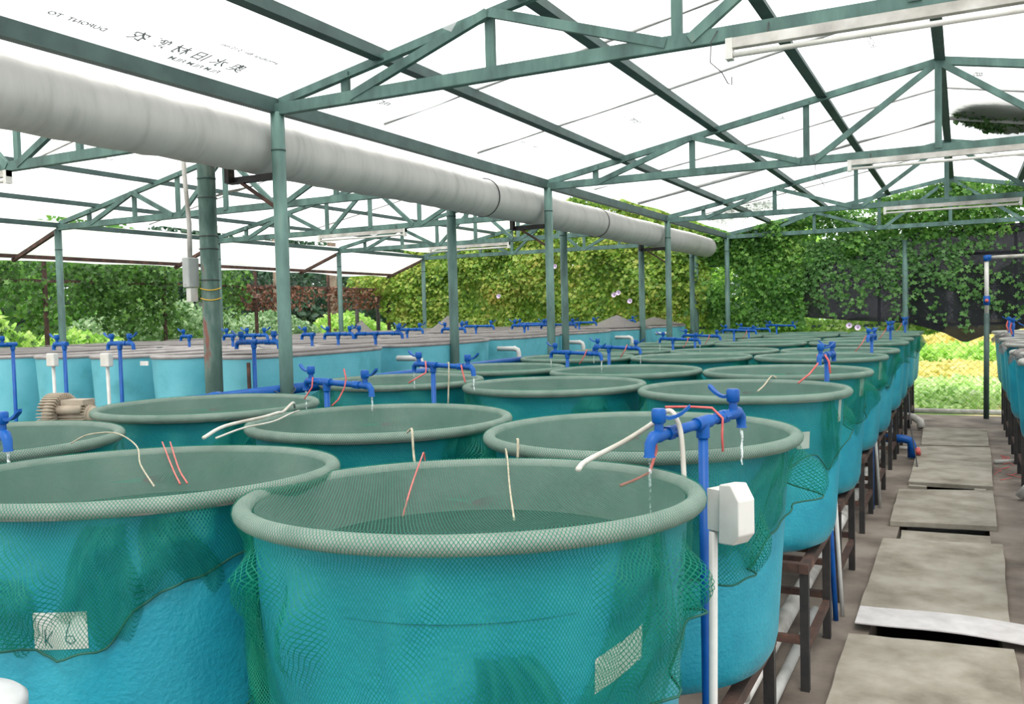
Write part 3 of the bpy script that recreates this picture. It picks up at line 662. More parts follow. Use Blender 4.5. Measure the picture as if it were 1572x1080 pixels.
# heaps of grey net on a few tanks
def heap(x, y, sx, sy, h, seed, lab):
    r_ = random.Random(seed); b = MB(); n = 28; rings = []; uv = []
    for i in range(8):
        f = i / 7
        rings.append([(x + sx * f * math.cos(2 * PI * k / n), y + sy * f * math.sin(2 * PI * k / n), ERIM + .014 + h * (1 - f) ** 1.3 * (1 + .3 * math.sin(3 * 2 * PI * k / n + seed) * f) + .006 * r_.random()) for k in range(n)])
    ring_stack(b, rings); me = b.mesh('net_heap', True); ul = me.uv_layers.new(name='UVMap')
    for lp in me.loops:
        v = me.vertices[lp.vertex_index].co; ul.data[lp.index].uv = (v.x, v.y)
    me.materials.append(M['grey_net']); tag(obj('net_heap', me, None), lab, 'net', 'heaps of grey netting')
heap(-5.15, 13.9, .5, .8, .20, 3, 'long heap of grey brown netting on the far aisle tanks of the left bay')
heap(-7.3, 12.0, .35, .5, .26, 5, 'peaked heap of grey netting in the middle of the left bay')
heap(-6.9, 9.2, .25, .3, .22, 8, 'small pale heap of netting behind the posts')
heap(-5.2, 16.0, .55, .8, .14, 12, 'grey netting heap on the furthest aisle tank of the left bay')
# front taps of the left bay
et = [(-6.05, 4.86, 0, .14, .16, 'third from the left picture edge'), (-6.73, 4.86, 0, .13, 0, 'second from the left picture edge'), (-7.42, 4.86, 90, .13, 0, 'first from the left picture edge'), (-4.62, 4.86, 0, .17, .24, 'behind the rusty post')]
for x, y, a, l1, l2, w in et:
    tap_stand(x, y, R_(a), l1, l2, Z(-.15), 'blue tap on a tall riser before the oblong tanks, ' + w, group='blue taps in front of the oblong tanks')
eb = [(-7.54, 6.95, .13, 0), (-6.9, 6.95, .1, 0), (-6.6, 6.95, .15, .2), (-5.83, 6.95, .1, 0), (-5.50, 6.95, .18, .2), (-5.05, 6.95, .25, .33), (-6.05, 8.98, .16, .24), (-5.42, 8.98, .12, .2), (-4.95, 10.9, .2, .33), (-6.17, 10.9, .2, .3), (-5.4, 10.9, .2, .4), (-6.3, 12.85, .2, .4), (-5.4, 12.85, .28, .3), (-5.38, 14.9, .2, .2)]
for k, (x, y, l1, l2) in enumerate(eb):
    tap_stand(x, y, R_(-4), l1, l2, Z(-.145), 'blue tap between oblong tanks, %s along the gap behind the %s row' % (['first', 'second', 'third', 'fourth', 'fifth', 'sixth'][[e for e in eb if e[1] == y].index((x, y, l1, l2))], ordn([6.95, 8.98, 10.9, 12.85, 14.9].index(y))), group='blue taps between the oblong tanks')
# white junction boxes on conduits in front of the left bay
for x, w in ((-6.13, 'right'), (-6.80, 'left')):
    t = thing('junction_box', 'small white junction box at the left bay front, %s of two' % w, 'junction box', (x, 4.80, 0), 0, 'white junction boxes')
    b = MB(); b.box((-.05, -.03, Z(-.335)), (.05, .02, Z(-.225))); o = obj('box', b, 'white_box', t); md = o.modifiers.new('b', 'BEVEL'); md.width = .008; md.segments = 2
    b = MB(); b.tube([(.02, 0, 0), (0, 0, Z(-.33))], .014, 10); obj('conduit', b, 'white_pvc', t, True)
b = MB(); b.box((-5.95, 4.965, Z(-.335)), (-5.86, 4.975, Z(-.30))); tag(obj('sticker', b, 'paper'), 'small white sticker on the front oblong tank', 'sticker')
# white overflow elbows along the aisle side
for k, (y, o_) in enumerate(((6.95, 'nearest'), (8.98, 'second'), (10.90, 'third'), (12.86, 'fourth'), (14.88, 'fifth'))):
    b = MB(); x1 = -4.54; zz = Z(-.385)
    b.tube([(-4.80, y, zz), (x1 - .03, y, zz), (x1, y, zz - .012), (x1 + .012, y, zz - .045), (x1 + .012, y, .0)], .027, 12); b.tube([(x1 - .045, y, zz), (x1 - .035, y, zz)], .033, 12)
    tag(obj('overflow_pipe', b, 'white_pvc', None, True), 'white elbow pipe on the aisle side of the oblong tanks, %s from the camera' % o_, 'pipe', 'white overflow elbows')

# ---------------------------------------------------------------- tanks right of the walkway
tankr = thing('round_tank', 'tank', 'fish tank', group='blue tanks at the right picture edge')
for ch in ALLKIDS(tank0):
    c = ch.copy(); COL.objects.link(c); c.parent = tankr
RY = [6.35, 8.0, 9.5, 11.4, 12.9, 14.6, 16.2]
for i, y in enumerate(RY):
    lab = 'blue round tank without netting at the right edge, %s from the camera' % ordn(i)
    if i == 0: tankr.location = (.98, y, RIM - TH); tankr['label'] = lab
    else: cp(tankr, (.98 if i < 4 else 1.0, y, RIM - TH), 0, lab)
    cp(stand0, (.98, y, 0), 0, 'dark steel stand under the %s tank at the right picture edge' % ordn(i), 'dark steel stands right of the walkway')
    w = bpy.data.objects.new('tank_water', wm); COL.objects.link(w); w.location = (.98, y, RIM - .17)
    tag(w, 'dark water in the %s tank at the right picture edge' % ordn(i), 'water', 'water in the right tanks')
for k, (x, y) in enumerate(((.60, 10.45), (.60, 13.75), (.62, 15.4))):
    tap_stand(x, y, R_(90), .2, .2, Z(-.29), 'blue twin tap above the right edge tanks, %s from the camera' % ordn(k), (R_(10), R_(170)), group='blue twin taps at the right edge')
    ribbon('red_tie', [(x - .02, y - .15, Z(-.27)), (x - .04, y - .17, Z(-.34)), (x - .02, y - .2, Z(-.42))], 'red plastic tie on the %s twin tap at the right edge' % ordn(k), .012)
def drape(x, y, seed, lab, s=.25):
    b = MB(); r_ = random.Random(seed); n = 20; rings = []; uv = []
    for i in range(7):
        f = i / 6; ring = []
        for k in range(n):
            a = 2 * PI * k / n; rr = s * (.15 + f) * (1 + .2 * math.sin(3 * a + seed)); px, py = x + rr * math.cos(a), y + rr * math.sin(a)
            inside = math.hypot(px - .98, py - round_y(y)) < .56
            z = RIM + .03 * (1 - f) if inside else RIM - .01 - .13 * f * f * r_.uniform(.5, 1)
            if not inside:
                d = Vector((px - .98, py - round_y(y))); d = d.normalized() * (.61 + .02 * r_.random()); px, py = .98 + d.x, round_y(y) + d.y
            ring.append((px, py, z))
        rings.append(ring)
    ring_stack(b, rings); me = b.mesh('grey_net', True); ul = me.uv_layers.new(name='UVMap')
    for lp in me.loops:
        v = me.vertices[lp.vertex_index].co; ul.data[lp.index].uv = (v.x + v.y, v.z + v.x)
    me.materials.append(M['grey_net']); tag(obj('grey_net', me, None), lab, 'net', 'grey nets on the right tanks')
def round_y(y): return min(RY, key=lambda q: abs(q - y))
drape(.50, 14.3, 2, 'pale grey net bunched over the far right edge tank', .24)
drape(.47, 9.3, 5, 'grey net hanging from the lip of the middle right edge tank', .10)
drape(.46, 11.3, 7, 'small grey net end on the fourth right edge tank', .10)

# ---------------------------------------------------------------- steel frame
PX, QX, RX = -4.17, -4.66, -10.80
PY = [4.69, 9.10, 13.62, 17.55]; QY = [4.62, 7.78, 10.62, 13.75, 16.75]
def post(x, y, r, top, mat, lab, group='green steel posts', cap=True):
    t = thing('steel_post', lab, 'post', (x, y, 0), 0, group)
    b = MB(); b.tube([(0, 0, .012), (0, 0, top)], r, 20); obj('pole', b, mat, t, True)
    b = MB(); b.box((-.1, -.1, 0), (.1, .1, .012)); obj('base_plate', b, 'rust', t)
    if cap:
        b = MB(); b.tube([(0, 0, top - .26), (0, 0, top - .25)], r + .003, 20); obj('weld_ring', b, 'dark_green_steel', t, True)
    return t
for i, y in enumerate(PY):
    post(PX, y, .047, Z(1.42), 'green_steel', 'round green steel post right of the duct, %s from the camera' % ordn(i))
for i, y in enumerate(QY):
    if i == 0: continue
    post(QX, y, .048, Z(1.28), 'green_steel', 'round green steel post beside the oblong tanks, %s along the aisle' % ordn(i), 'green posts beside the oblong tanks')
post(QX - .10, QY[0] - .02, .062, Z(1.27), 'rusty_green', 'thick weathered green post with a rust streak carrying the grey electric box')
for i, y in enumerate(QY[1:]):
    post(RX, y, .045, Z(1.28), 'green_steel', 'green steel post at the outer side of the left bay, %s from the camera' % ordn(i), 'green posts of the outer left row')
post(3.77, 9.10, .047, Z(1.42), 'green_steel', 'green steel post of the far right eave'); post(3.77, 13.62, .047, Z(1.42), 'green_steel', 'green steel post of the far right eave, behind the first')

def truss(y, xl, xr, zc, rise, fr, lab, group, w=.045):
    """eave to eave truss: flat bottom chord, two sloping top chords, webs and braces"""
    xm = (xl + xr) / 2; t = thing('roof_truss', lab, 'roof truss', (xm, y, 0), 0, group); hw = (xr - xl) / 2; base = .07
    top = lambda d: zc + base + (rise - base) * (1 - d / hw)         # d = distance from the middle
    b = MB(); b.angle((-hw, 0, zc), (hw, 0, zc), w, .075); obj('bottom_chord', b, 'green_steel', t)
    for s in (-1, 1):
        b = MB(); b.angle((0, 0, zc + rise), (s * hw, 0, zc + base - .02), w, .07); obj('top_chord', b, 'green_steel', t)
    b = MB(); b.bar((0, -.02, zc), (0, -.02, zc + rise), .06, .03, (0, 1, 0)); obj('king_post', b, 'green_steel', t)
    for s in (-1, 1):
        d3, d2, d1 = [f * hw for f in fr]   # from the outer node inward
        for d in (d3, d2, d1):
            b = MB(); b.bar((s * d, .02, zc), (s * d, .02, top(d)), .058, .03, (0, 1, 0)); obj('upright_web', b, 'green_steel', t)
        for (a, za), (c, zd) in (((d3 - .06, zc), (d2, top(d2) - .02)), ((d2 - .02, top(d2) - .02), (d1 + .05, zc)), ((d1 - .08, zc), (.02, zc + rise - .03))):
            b = MB(); b.bar((s * a, -.015, za), (s * c, -.015, zd), .036, .055); obj('diagonal_brace', b, 'green_steel', t)
    return t
for i, y in enumerate(PY):
    truss(y, PX, 3.77, Z(1.44), .80, (.856, .583, .295), 'green steel roof truss over the walkway tanks, %s from the camera' % ordn(i), 'trusses of the right roof')
for i, y in enumerate(QY):
    truss(y, RX, QX, Z(1.32), .66, (.80, .52, .27), 'green steel roof truss of the left bay, %s from the camera' % ordn(i), 'trusses of the left roof')
def beam(name, p, q, w, h, mat, lab, cat='beam', group=None, ang=True):
    b = MB()
    b.bar(p, q, w, h)
    if ang: b.bar((p[0] + w * .55, p[1], p[2] - h / 2), (q[0] + w * .55, q[1], q[2] - h / 2), w * .9, .008)
    return tag(obj(name, b, mat), lab, cat, group)
Y0, Y1 = -.4, 17.6
rz = lambda x: Z(1.44) + .07 + .73 * (1 - abs(x + .2) / 3.97)
beam('eave_beam', (PX - .03, Y0, Z(1.47)), (PX - .03, Y1, Z(1.47)), .05, .10, 'dark_green_steel', 'dark green eave beam running above the pale duct', group='beams of the right roof')
for k, x in enumerate((-3.35, -2.30, -1.235, -.2, .84, 1.9, 2.95)):
    nm = ['lowest purlin left of the ridge', 'middle purlin left of the ridge', 'upper purlin left of the ridge', 'ridge purlin of the right roof', 'upper purlin right of the ridge', 'middle purlin right of the ridge', 'lowest purlin right of the ridge'][k]
    beam('purlin', (x, Y0, rz(x) + .035), (x, Y1, rz(x) + .035), .06, .08, 'dark_green_steel', 'long green ' + nm, 'purlin', 'purlins of the right roof')
beam('eave_beam', (3.8, Y0, Z(1.47)), (3.8, Y1, Z(1.47)), .05, .10, 'dark_green_steel', 'dark green eave beam at the far right side', group='beams of the right roof')
beam('eave_beam', (QX, Y0, Z(1.36)), (QX, Y1, Z(1.36)), .05, .06, 'green_steel', 'green eave beam of the left bay under the duct', group='beams of the left roof')
lz = lambda x: Z(1.32) + .07 + .59 * (1 - abs(x + 7.73) / 3.07)
for k, x in enumerate((-10.1, -9.0, -7.73, -6.5, -5.45)):
    beam('purlin', (x, 2.5, lz(x) + .04), (x, 16.9, lz(x) + .04), .04, .055, 'dark_green_steel', 'long green purlin of the left roof, %s from the outer side' % ['first', 'second', 'third', 'fourth', 'fifth'][k], 'purlin', 'purlins of the left roof')
beam('eave_beam', (RX, 2.5, Z(1.35)), (RX, 16.9, Z(1.35)), .05, .06, 'dark_green_steel', 'dark eave beam along the outer posts of the left bay', group='beams of the left roof')
beam('eave_beam', (-11.75, 2.5, Z(.99)), (-11.75, 16.9, Z(.99)), .05, .05, 'rust', 'brown outer beam at the low edge of the left roof', group='beams of the left roof')
for i, y in enumerate(QY):
    b = MB(); b.bar((RX, y, Z(1.28)), (-11.78, y, Z(.93)), .045, .05); tag(obj('rafter', b, 'rust'), 'brown rafter sloping to the low left edge, %s from the camera' % ordn(i), 'rafter', 'rafters of the low left edge')

# roof film -----------------------------------------------------------------
def film(name, xs, zf, y0, y1, ny, sag, kind='structure'):
    """milky film laid over the purlins, sagging a little between them"""
    b = MB(); X = []
    for a, c in zip(xs, xs[1:]):
        for k in range(6): X.append((a + (c - a) * k / 6, math.sin(PI * k / 6)))
    X.append((xs[-1], 0)); nx = len(X)
    for j in range(ny + 1):
        y = y0 + (y1 - y0) * j / ny
        for x, s in X: b.v.append((x, y, zf(x) - sag * s * (.6 + .4 * math.sin(y * 1.7 + x)) + .012 * math.sin(3.1 * y + 2 * x)))
    for j in range(ny):
        for i in range(nx - 1): a = j * nx + i; b.f.append((a, a + 1, a + nx + 1, a + nx))
    o = obj(name, b, 'film', None, True); o['kind'] = kind; return o
rf = film('ceiling', [-4.25, -3.35, -2.30, -1.235, -.2, .84, 1.9, 2.95, 3.9], lambda x: rz(x) + .095, -.6, 17.9, 90, .03)
lf = film('ceiling', [-10.85, -10.1, -9.0, -7.73, -6.5, -5.45, -4.62], lambda x: lz(x) + .09, 2.0, 17.0, 70, .03)
lo = film('ceiling', [-12.0, -11.75, -10.85], lambda x: Z(.99) + .05 + (x + 11.8) * .38, 2.0, 17.0, 90, .07)
# clamp strips seen as thin lines on the film
for k, y in enumerate((7.55, 10.6, 12.3, 14.9, 6.0)):
    b = MB(); xs_ = [-4.2 + .2 * i for i in range(41)]
    b.tube([(x, y + .01 * math.sin(x * 2), rz(x) + .078) for x in xs_ if x < 3.8], .012 if y != 12.3 else .03, 6)
    tag(obj('film_strip', b, 'clip', None, True), 'thin grey strip across the right roof film, %s from the camera' % ['second', 'third', 'fourth', 'fifth', 'nearest'][k], 'strip', 'strips on the roof film')
for k, y in enumerate((6.2, 9.2, 12.2)):
    b = MB(); b.tube([(-10.7 + .2 * i, y, lz(-10.7 + .2 * i) + .06) for i in range(30)], .010, 6)
    tag(obj('film_strip', b, 'clip', None, True), 'thin grey strip across the left roof film, %s from the camera' % ordn(k), 'strip', 'strips on the left roof film')
# printed lettering on the film, seen from behind
def lettering(txt, x, y, size, parent, mirror=True, run=(0, 1), zfun=None):
    cu = bpy.data.curves.new('txt', 'FONT'); cu.body = txt; cu.size = size; cu.resolution_u = 2; cu.offset = .0015
    to = bpy.data.objects.new('txt', cu); COL.objects.link(to); bpy.context.view_layer.update()
    me = bpy.data.meshes.new_from_object(to.evaluated_get(bpy.context.evaluated_depsgraph_get()))
    bpy.data.objects.remove(to)
    for v in me.vertices:
        a, c = v.co.x, v.co.y
        px = x + c; py = y - a if mirror else y + a
        v.co = (px, py, zfun(px) - .0)
    me.name = 'printed_lettering'; me.materials.clear(); me.materials.append(M['print_ink'])
    return obj('printed_lettering', me, None, parent)
zr = lambda x: rz(x) + .050
zl = lambda x: lz(x) + .045
for args in (('奥 水 旧 材 艇 农', -4.08, 4.25, .115), ('DUPONT  TO', -4.10, 3.28, .055), ('agricultural  film  0.10 mm', -3.86, 4.35, .045), ('FILM FILM FILM', -4.17, 4.15, .06), ('奥', -3.90, 2.95, .15), ('0.10 mm film', -3.70, 2.95, .055)):
    lettering(*args, rf, True, zfun=zr)
seg = ['棚膜', '阳牌棚膜 0.10', 'film 0.10 mm', '永阳']
for i, (x, y, s) in enumerate(((-3.9, 5.6, .07), (-3.55, 2.9, .045), (-3.75, 7.9, .07), (-2.95, 3.3, .06), (-3.0, 5.9, .06), (-2.8, 8.2, .06), (-1.9, 5.2, .07), (-1.7, 7.3, .07), (-1.75, 9.8, .08), (-.9, 6.1, .07), (-.7, 8.2, .07), (.05, 7.2, .09), (.1, 9.9, .09), (.35, 5.3, .07), (.6, 7.4, .07), (-3.2, 11.2, .08), (-2.0, 12.1, .08))):
    lettering(seg[i % 4], x, y, s, rf, True, zfun=zr)
for i, (x, y, s) in enumerate(((-9.6, 5.6, .07), (-8.6, 6.9, .07), (-6.9, 6.1, .07), (-9.4, 9.2, .08), (-8.3, 10.4, .08), (-6.0, 8.6, .08))):
    lettering(seg[i % 4], x, y, s, lf, True, zfun=zl)
# loose film corner hanging near the first truss
b = MB(); b.v = [(-3.0, 4.40, Z(1.79)), (-2.60, 4.62, Z(1.87)), (-2.72, 4.60, Z(1.70)), (-2.85, 4.52, Z(1.76))]; b.f = [(0, 1, 2, 3)]
cs = obj('film_scrap', b, 'film'); tag(cs, 'torn corner of roof film hanging by the first truss', 'film scrap')
b = MB(); b.v = [(-9.1, 8.9, lz(-9.1) - .02), (-8.3, 9.1, lz(-8.3) - .02), (-8.5, 8.6, lz(-8.5) - .12), (-9.0, 8.5, lz(-9) - .14)]; b.f = [(0, 1, 2, 3)]
tag(obj('film_scrap', b, 'clip'), 'grey scrap of film hanging in the left roof', 'film scrap')
# heap of dead vines lying on top of the film
def leaves(name, n, size, mat, posf, up=None, lob=False, jit=.8, parent=None, seed=1):
    """a mass of single leaf polygons; posf(n) gives (n,3) points, up the preferred leaf normal"""
    g = np.random.default_rng(seed); P = posf(n, g); n = len(P)
    if lob: base = np.array([(0, -.15), (.33, -.38), (.30, -.05), (.52, .22), (.2, .2), (0, .6), (-.2, .2), (-.52, .22), (-.30, -.05), (-.33, -.38)])
    else: base = np.array([(0, -.5), (.28, -.2), (.26, .15), (0, .55), (-.26, .15), (-.28, -.2)])
    k = len(base)
    nrm = g.normal(size=(n, 3)) * jit
    nrm += np.array(up if up is not None else (0, 0, .0))
    nrm /= np.linalg.norm(nrm, axis=1, keepdims=True) + 1e-9
    t = np.cross(nrm, g.normal(size=(n, 3))); 
    if lob: t = np.array([0, 0, -1.]) + .6 * g.normal(size=(n, 3)); t -= nrm * (t * nrm).sum(1, keepdims=True)
    t /= np.linalg.norm(t, axis=1, keepdims=True) + 1e-9
    s = np.cross(nrm, t); sz = size * g.uniform(.6, 1.3, (n, 1, 1))
    V = P[:, None, :] + sz * (base[None, :, 0:1] * s[:, None, :] + base[None, :, 1:2] * t[:, None, :]) + sz * .25 * (np.abs(base[None, :, 0:1])) * nrm[:, None, :]
    V = V.reshape(-1, 3).astype('f')
    me = bpy.data.meshes.new(name); me.vertices.add(n * k); me.loops.add(n * k); me.polygons.add(n)
    me.vertices.foreach_set('co', V.ravel()); me.loops.foreach_set('vertex_index', np.arange(n * k, dtype='i'))
    me.polygons.foreach_set('loop_start', np.arange(0, n * k, k, dtype='i')); me.polygons.foreach_set('loop_total', np.full(n, k, 'i'))
    me.update(calc_edges=True); me.materials.append(M[mat]); return obj(name, me, None, parent)
def blobf(cs):
    """points in a set of ellipsoid shells (x,y,z,rx,ry,rz,weight)"""
    def f(n, g):
        w = np.array([c[6] if len(c) > 6 else c[3] * c[4] + c[3] * c[5] for c in cs]); idx = g.choice(len(cs), n, p=w / w.sum())
        C = np.array([c[:6] for c in cs])[idx]; d = g.normal(size=(n, 3)); d /= np.linalg.norm(d, axis=1, keepdims=True)
        r = g.uniform(.55, 1.05, (n, 1)) ** .6
        return C[:, :3] + d * C[:, 3:] * r
    return f
o = leaves('vine_heap', 9000, .12, 'ivy_dark', blobf([(.45, 12.2, Z(2.33), .55, 1.0, .07), (.75, 12.6, Z(2.27), .6, .9, .07), (1.3, 12.4, Z(2.18), .6, .9, .08)]), (0, 0, 1), seed=5)
tag(o, 'dark heap of leaves lying on the roof film right of the ridge', 'vine', kind='stuff')
o = leaves('leaf_litter', 700, .07, 'ivy_dark', lambda n, g: (lambda x, y: np.stack([x, y, np.interp(x, [-4.2, -.2], [rz(-4.2) + .11, rz(-.2) + .11])], 1))(g.uniform(-4.1, -2.9, n), 15.2 + np.abs(g.normal(0, .9, n)).clip(0, 2.3)), (0, 0, 1), seed=6)
tag(o, 'fallen leaves scattered on the far corner of the right roof film', 'leaves', kind='stuff')

# ---------------------------------------------------------------- duct along the eave
t = thing('air_duct', 'large pale grey cloth air duct running along the eave between the two roofs', 'duct', (-4.43, 0, Z(1.23)))
b = MB(); pts = []; rs = []
for k in range(150):
    y = -.4 + 17.4 * k / 149; pts.append((.0, y, -.012 * math.sin(y * 1.4) ** 2)); rs.append(.19 + .0035 * math.sin(k * 2.3) - (.006 if k % 37 == 0 else 0))
b.tube(pts, rs, 32); obj('duct_sleeve', b, 'duct', t, True)
for y in (8.05, 11.2):
    b = MB(); b.tube([(.197 * math.cos(a), y, .197 * math.sin(a) - .006) for a in [2 * PI * k / 30 for k in range(31)]], .006, 5); obj('tie_band', b, 'wire', t)
for i, y in enumerate(PY[:3]):
    t = thing('duct_bracket', 'dark steel bracket holding the duct at the %s green post' % ordn(i), 'bracket', (PX - .04, y, Z(1.0)), 0, 'duct brackets')
    b = MB(); b.angle((.0, 0, .0), (-.42, 0, .0), .05, .05); b.box((-.44, -.03, -.02), (-.40, .03, .09)); obj('shelf_bar', b, 'black_steel', t)
    b = MB(); b.bar((-.30, 0, -.03), (.0, 0, -.22), .03, .02); obj('strut', b, 'rust', t)

# ---------------------------------------------------------------- fluorescent lights
def flight(x0, x1, y, z, lab, mat='white_pvc'):
    t = thing('fluorescent_light', lab, 'ceiling light', (x0, y, z), 0, 'fluorescent lights under the trusses'); L = x1 - x0
    b = MB(); b.box((0, -.025, .0), (L, .025, .05)); obj('housing', b, 'dirty_pvc', t)
    b = MB(); b.tube([(.03, -.01, -.035), (L - .03, -.01, -.035)], .014, 12); obj('tube', b, 'white_box', t, True)
    for x in (0, L - .035):
        b = MB(); b.box((x, -.03, -.055), (x + .035, .025, .05)); obj('end_holder', b, 'white_box', t)
    for x in (.2, L - .2):
        b = MB(); b.tube([(x, .03, .03), (x, .05, .10), (x, .07, .13)], .004, 5); obj('hanger_wire', b, 'wire', t)
flight(-1.08, .75, 4.60, Z(1.335), 'long white fluorescent light under the nearest right truss')
flight(-.98, .9, 9.02, Z(1.345), 'long white fluorescent light under the second right truss')
flight(-1.0, .70, 13.54, Z(1.345), 'white fluorescent light under the third right truss, in front of ivy')
flight(-8.5, -6.87, 4.54, Z(1.22), 'white fluorescent light under the nearest left truss, end at the picture edge')
flight(-8.64, -7.07, 10.54, Z(1.22), 'white fluorescent light under the third left truss')
flight(-8.67, -7.02, 13.67, Z(1.22), 'white fluorescent light under the fourth left truss')
for k, (x, y) in enumerate(((-1.17, 4.66), (-1.28, 9.08), (-3.0, 13.6))):
    b = MB(); b.tube([(x + .03, y, Z(1.46)), (x, y - .02, Z(1.40)), (x - .01, y, Z(1.30)), (x + .05, y, Z(1.24)), (x + .08, y, Z(1.18)), (x + .10, y, Z(1.17)), (x + .10, y, Z(1.21))], .003, 5)
    tag(obj('wire_hook', b, 'wire'), 'thin bent wire hanging from the %s right truss' % ordn(k), 'wire', 'bent wires under the trusses')

# ---------------------------------------------------------------- electric box, conduit and wires at the rusty post
t = thing('electric_box', 'grey electric box strapped to the weathered post', 'electric box', (-4.86, 4.52, Z(.25)))
b = MB(); b.box((-.035, -.05, .0), (.03, .05, .21)); o = obj('cabinet', b, 'grey_box', t); md = o.modifiers.new('b', 'BEVEL'); md.width = .006
b = MB(); b.box((-.015, -.035, -.10), (.028, .03, -.005)); obj('lower_box', b, 'white_box', t)
b = MB(); b.tube([(.0, -.055, .02), (-.04, -.0, .02), (.0, .06, .02)], .003, 5); obj('strap', b, 'wire', t)
px_, py_ = QX - .10, QY[0] - .02
for k, z in enumerate((.235, .165)):
    b = MB(); b.tube([(px_ + .068 * math.cos(a), py_ + .068 * math.sin(a), Z(z) + .008 * math.sin(2 * a)) for a in [2 * PI * q / 20 for q in range(21)]], .004, 5)
    tag(obj('yellow_wire', b, 'yellow_wire'), 'yellow wire wound round the weathered post, %s of two' % ('upper' if k == 0 else 'lower'), 'wire')
for k, z in enumerate((.30, .61, .88, .52)):
    b = MB(); b.tube([(px_ + .067 * math.cos(a), py_ + .067 * math.sin(a), Z(z)) for a in [2 * PI * q / 20 for q in range(21)]], .003, 5)
    tag(obj('dark_wire', b, 'wire'), 'dark wire ring round the weathered post', 'wire', 'dark wire rings on the weathered post')
b = MB(); b.tube([(-4.98, 4.60, Z(1.32)), (-4.93, 4.56, Z(1.05)), (-4.88, 4.54, Z(.70)), (-4.875, 4.53, Z(.46))], .016, 10); tag(obj('conduit', b, 'dirty_pvc', None, True), 'leaning white conduit running down to the grey electric box', 'conduit')
# blue main pipe tied to the posts
t = thing('blue_main_pipe', 'thick blue water main tied along the first green posts', 'pipe', (-4.265, 0, Z(-.487)))
b = MB(); b.tube([(0, 3.9, -.0), (0, 8.9, 0)], .037, 16); obj('pipe', b, 'blue_pvc', t, True)
b = MB(); b.tube([(0.0, 3.9, 0), (0, 3.86, -.02), (0, 3.85, -.06), (0, 3.85, -1.45)], .037, 14); obj('drop_pipe', b, 'blue_pvc', t, True)
b = MB(); b.tube([(0.0, 4.10, 0), (0, 4.16, 0)], .043, 16); obj('coupling', b, 'blue_pvc', t, True)
b = MB(); b.tube([(.05 + .11 * math.cos(a), 4.69 + .06 * math.sin(a), .02 * math.sin(a * 2)) for a in [2 * PI * k / 24 for k in range(25)]], .004, 5); obj('binding_wire', b, 'wire', t)
# rusty riser guard by the front tap
b = MB(); b.tube([(-4.655, 4.84, 0), (-4.66, 4.84, Z(-.30))], .014, 8); tag(obj('rusty_rod', b, 'rust', None, True), 'brown rod beside the tap riser behind the rusty post', 'rod')

# ---------------------------------------------------------------- ring blower on its table in the aisle
t = thing('blower_table', 'small steel table under the blower, in the aisle behind the tanks', 'table', (-4.62, 3.35, 0))
b = MB(); b.box((-.24, -.22, Z(-.64) - .03), (.24, .22, Z(-.64))); obj('top', b, 'rust', t)
for sx in (-1, 1):
    for sy in (-1, 1): b = MB(); b.box((sx * .2 - .02, sy * .18 - .02, 0), (sx * .2 + .02, sy * .18 + .02, Z(-.67))); obj('leg', b, 'rust', t)
t = thing('ring_blower', 'beige ring blower with a ribbed round housing and finned motor', 'blower', (-4.62, 3.35, Z(-.64)), R_(18))
b = MB(); ax = []
for k in range(29):
    a = 2 * PI * k / 28; ax.append((-.07, .075 * math.cos(a), .125 + .075 * math.sin(a)))
b.tube(ax, .045, 14, cap=False); obj('blower_housing', b, 'blower', t, True)
for k in range(40):
    a = 2 * PI * k / 40
    m4 = Matrix.Translation((-.07, 0, .125)) @ Matrix.Rotation(a, 4, 'X')
    if k == 0: fb = MB()
    fb.box((-.05, .098, -.0028), (.05, .128, .0028), m4)
obj('housing_ribs', fb, 'blower', t)
b = MB(); b.tube([(-.118, 0, .125), (-.09, 0, .125)], .045, 20); obj('inlet_plate', b, 'blower_dark', t)
b = MB(); b.tube([(-.03, 0, .12), (.14, 0, .12)], .062, 20); b.tube([(.14, 0, .12), (.175, 0, .12)], [.058, .045], 20); obj('motor', b, 'blower', t, True)
fb = MB()
for k in range(26):
    fb.box((-.02, .06, -.002), (.135, .076, .002), Matrix.Translation((0, 0, .12)) @ Matrix.Rotation(2 * PI * k / 26, 4, 'X'))
obj('motor_fins', fb, 'blower', t)
b = MB(); b.tube([(-.02, -.07, .16), (.12, -.07, .16)], .026, 12); obj('capacitor', b, 'blower', t, True)
b = MB(); b.box((-.01, -.06, .185), (.13, .05, .215)); obj('terminal_cover', b, 'blower', t)
b = MB(); b.box((-.1, -.07, 0), (-.04, .07, .012)); b.box((.02, -.06, 0), (.1, .06, .012)); b.box((-.085, -.02, .01), (-.055, .02, .06)); b.box((.045, -.02, .01), (.075, .02, .06)); obj('feet', b, 'blower', t)

# white drum cut by the lower left corner
t = thing('white_drum', 'white round drum cut by the lower left picture corner', 'drum', (-1.76, .98, 0))
b = MB(); b.lathe([(0, 0), (.12, 0), (.135, .02), (.135, 1.24), (.13, 1.262)], 48); obj('body', b, 'dirty_pvc', t, True)
b = MB(); b.lathe([(.0, 1.275), (.10, 1.275), (.132, 1.272), (.143, 1.262), (.143, 1.235), (.136, 1.232)], 48); b.f = [f[::-1] for f in b.f]; obj('lid', b, 'grey_lid', t, True)

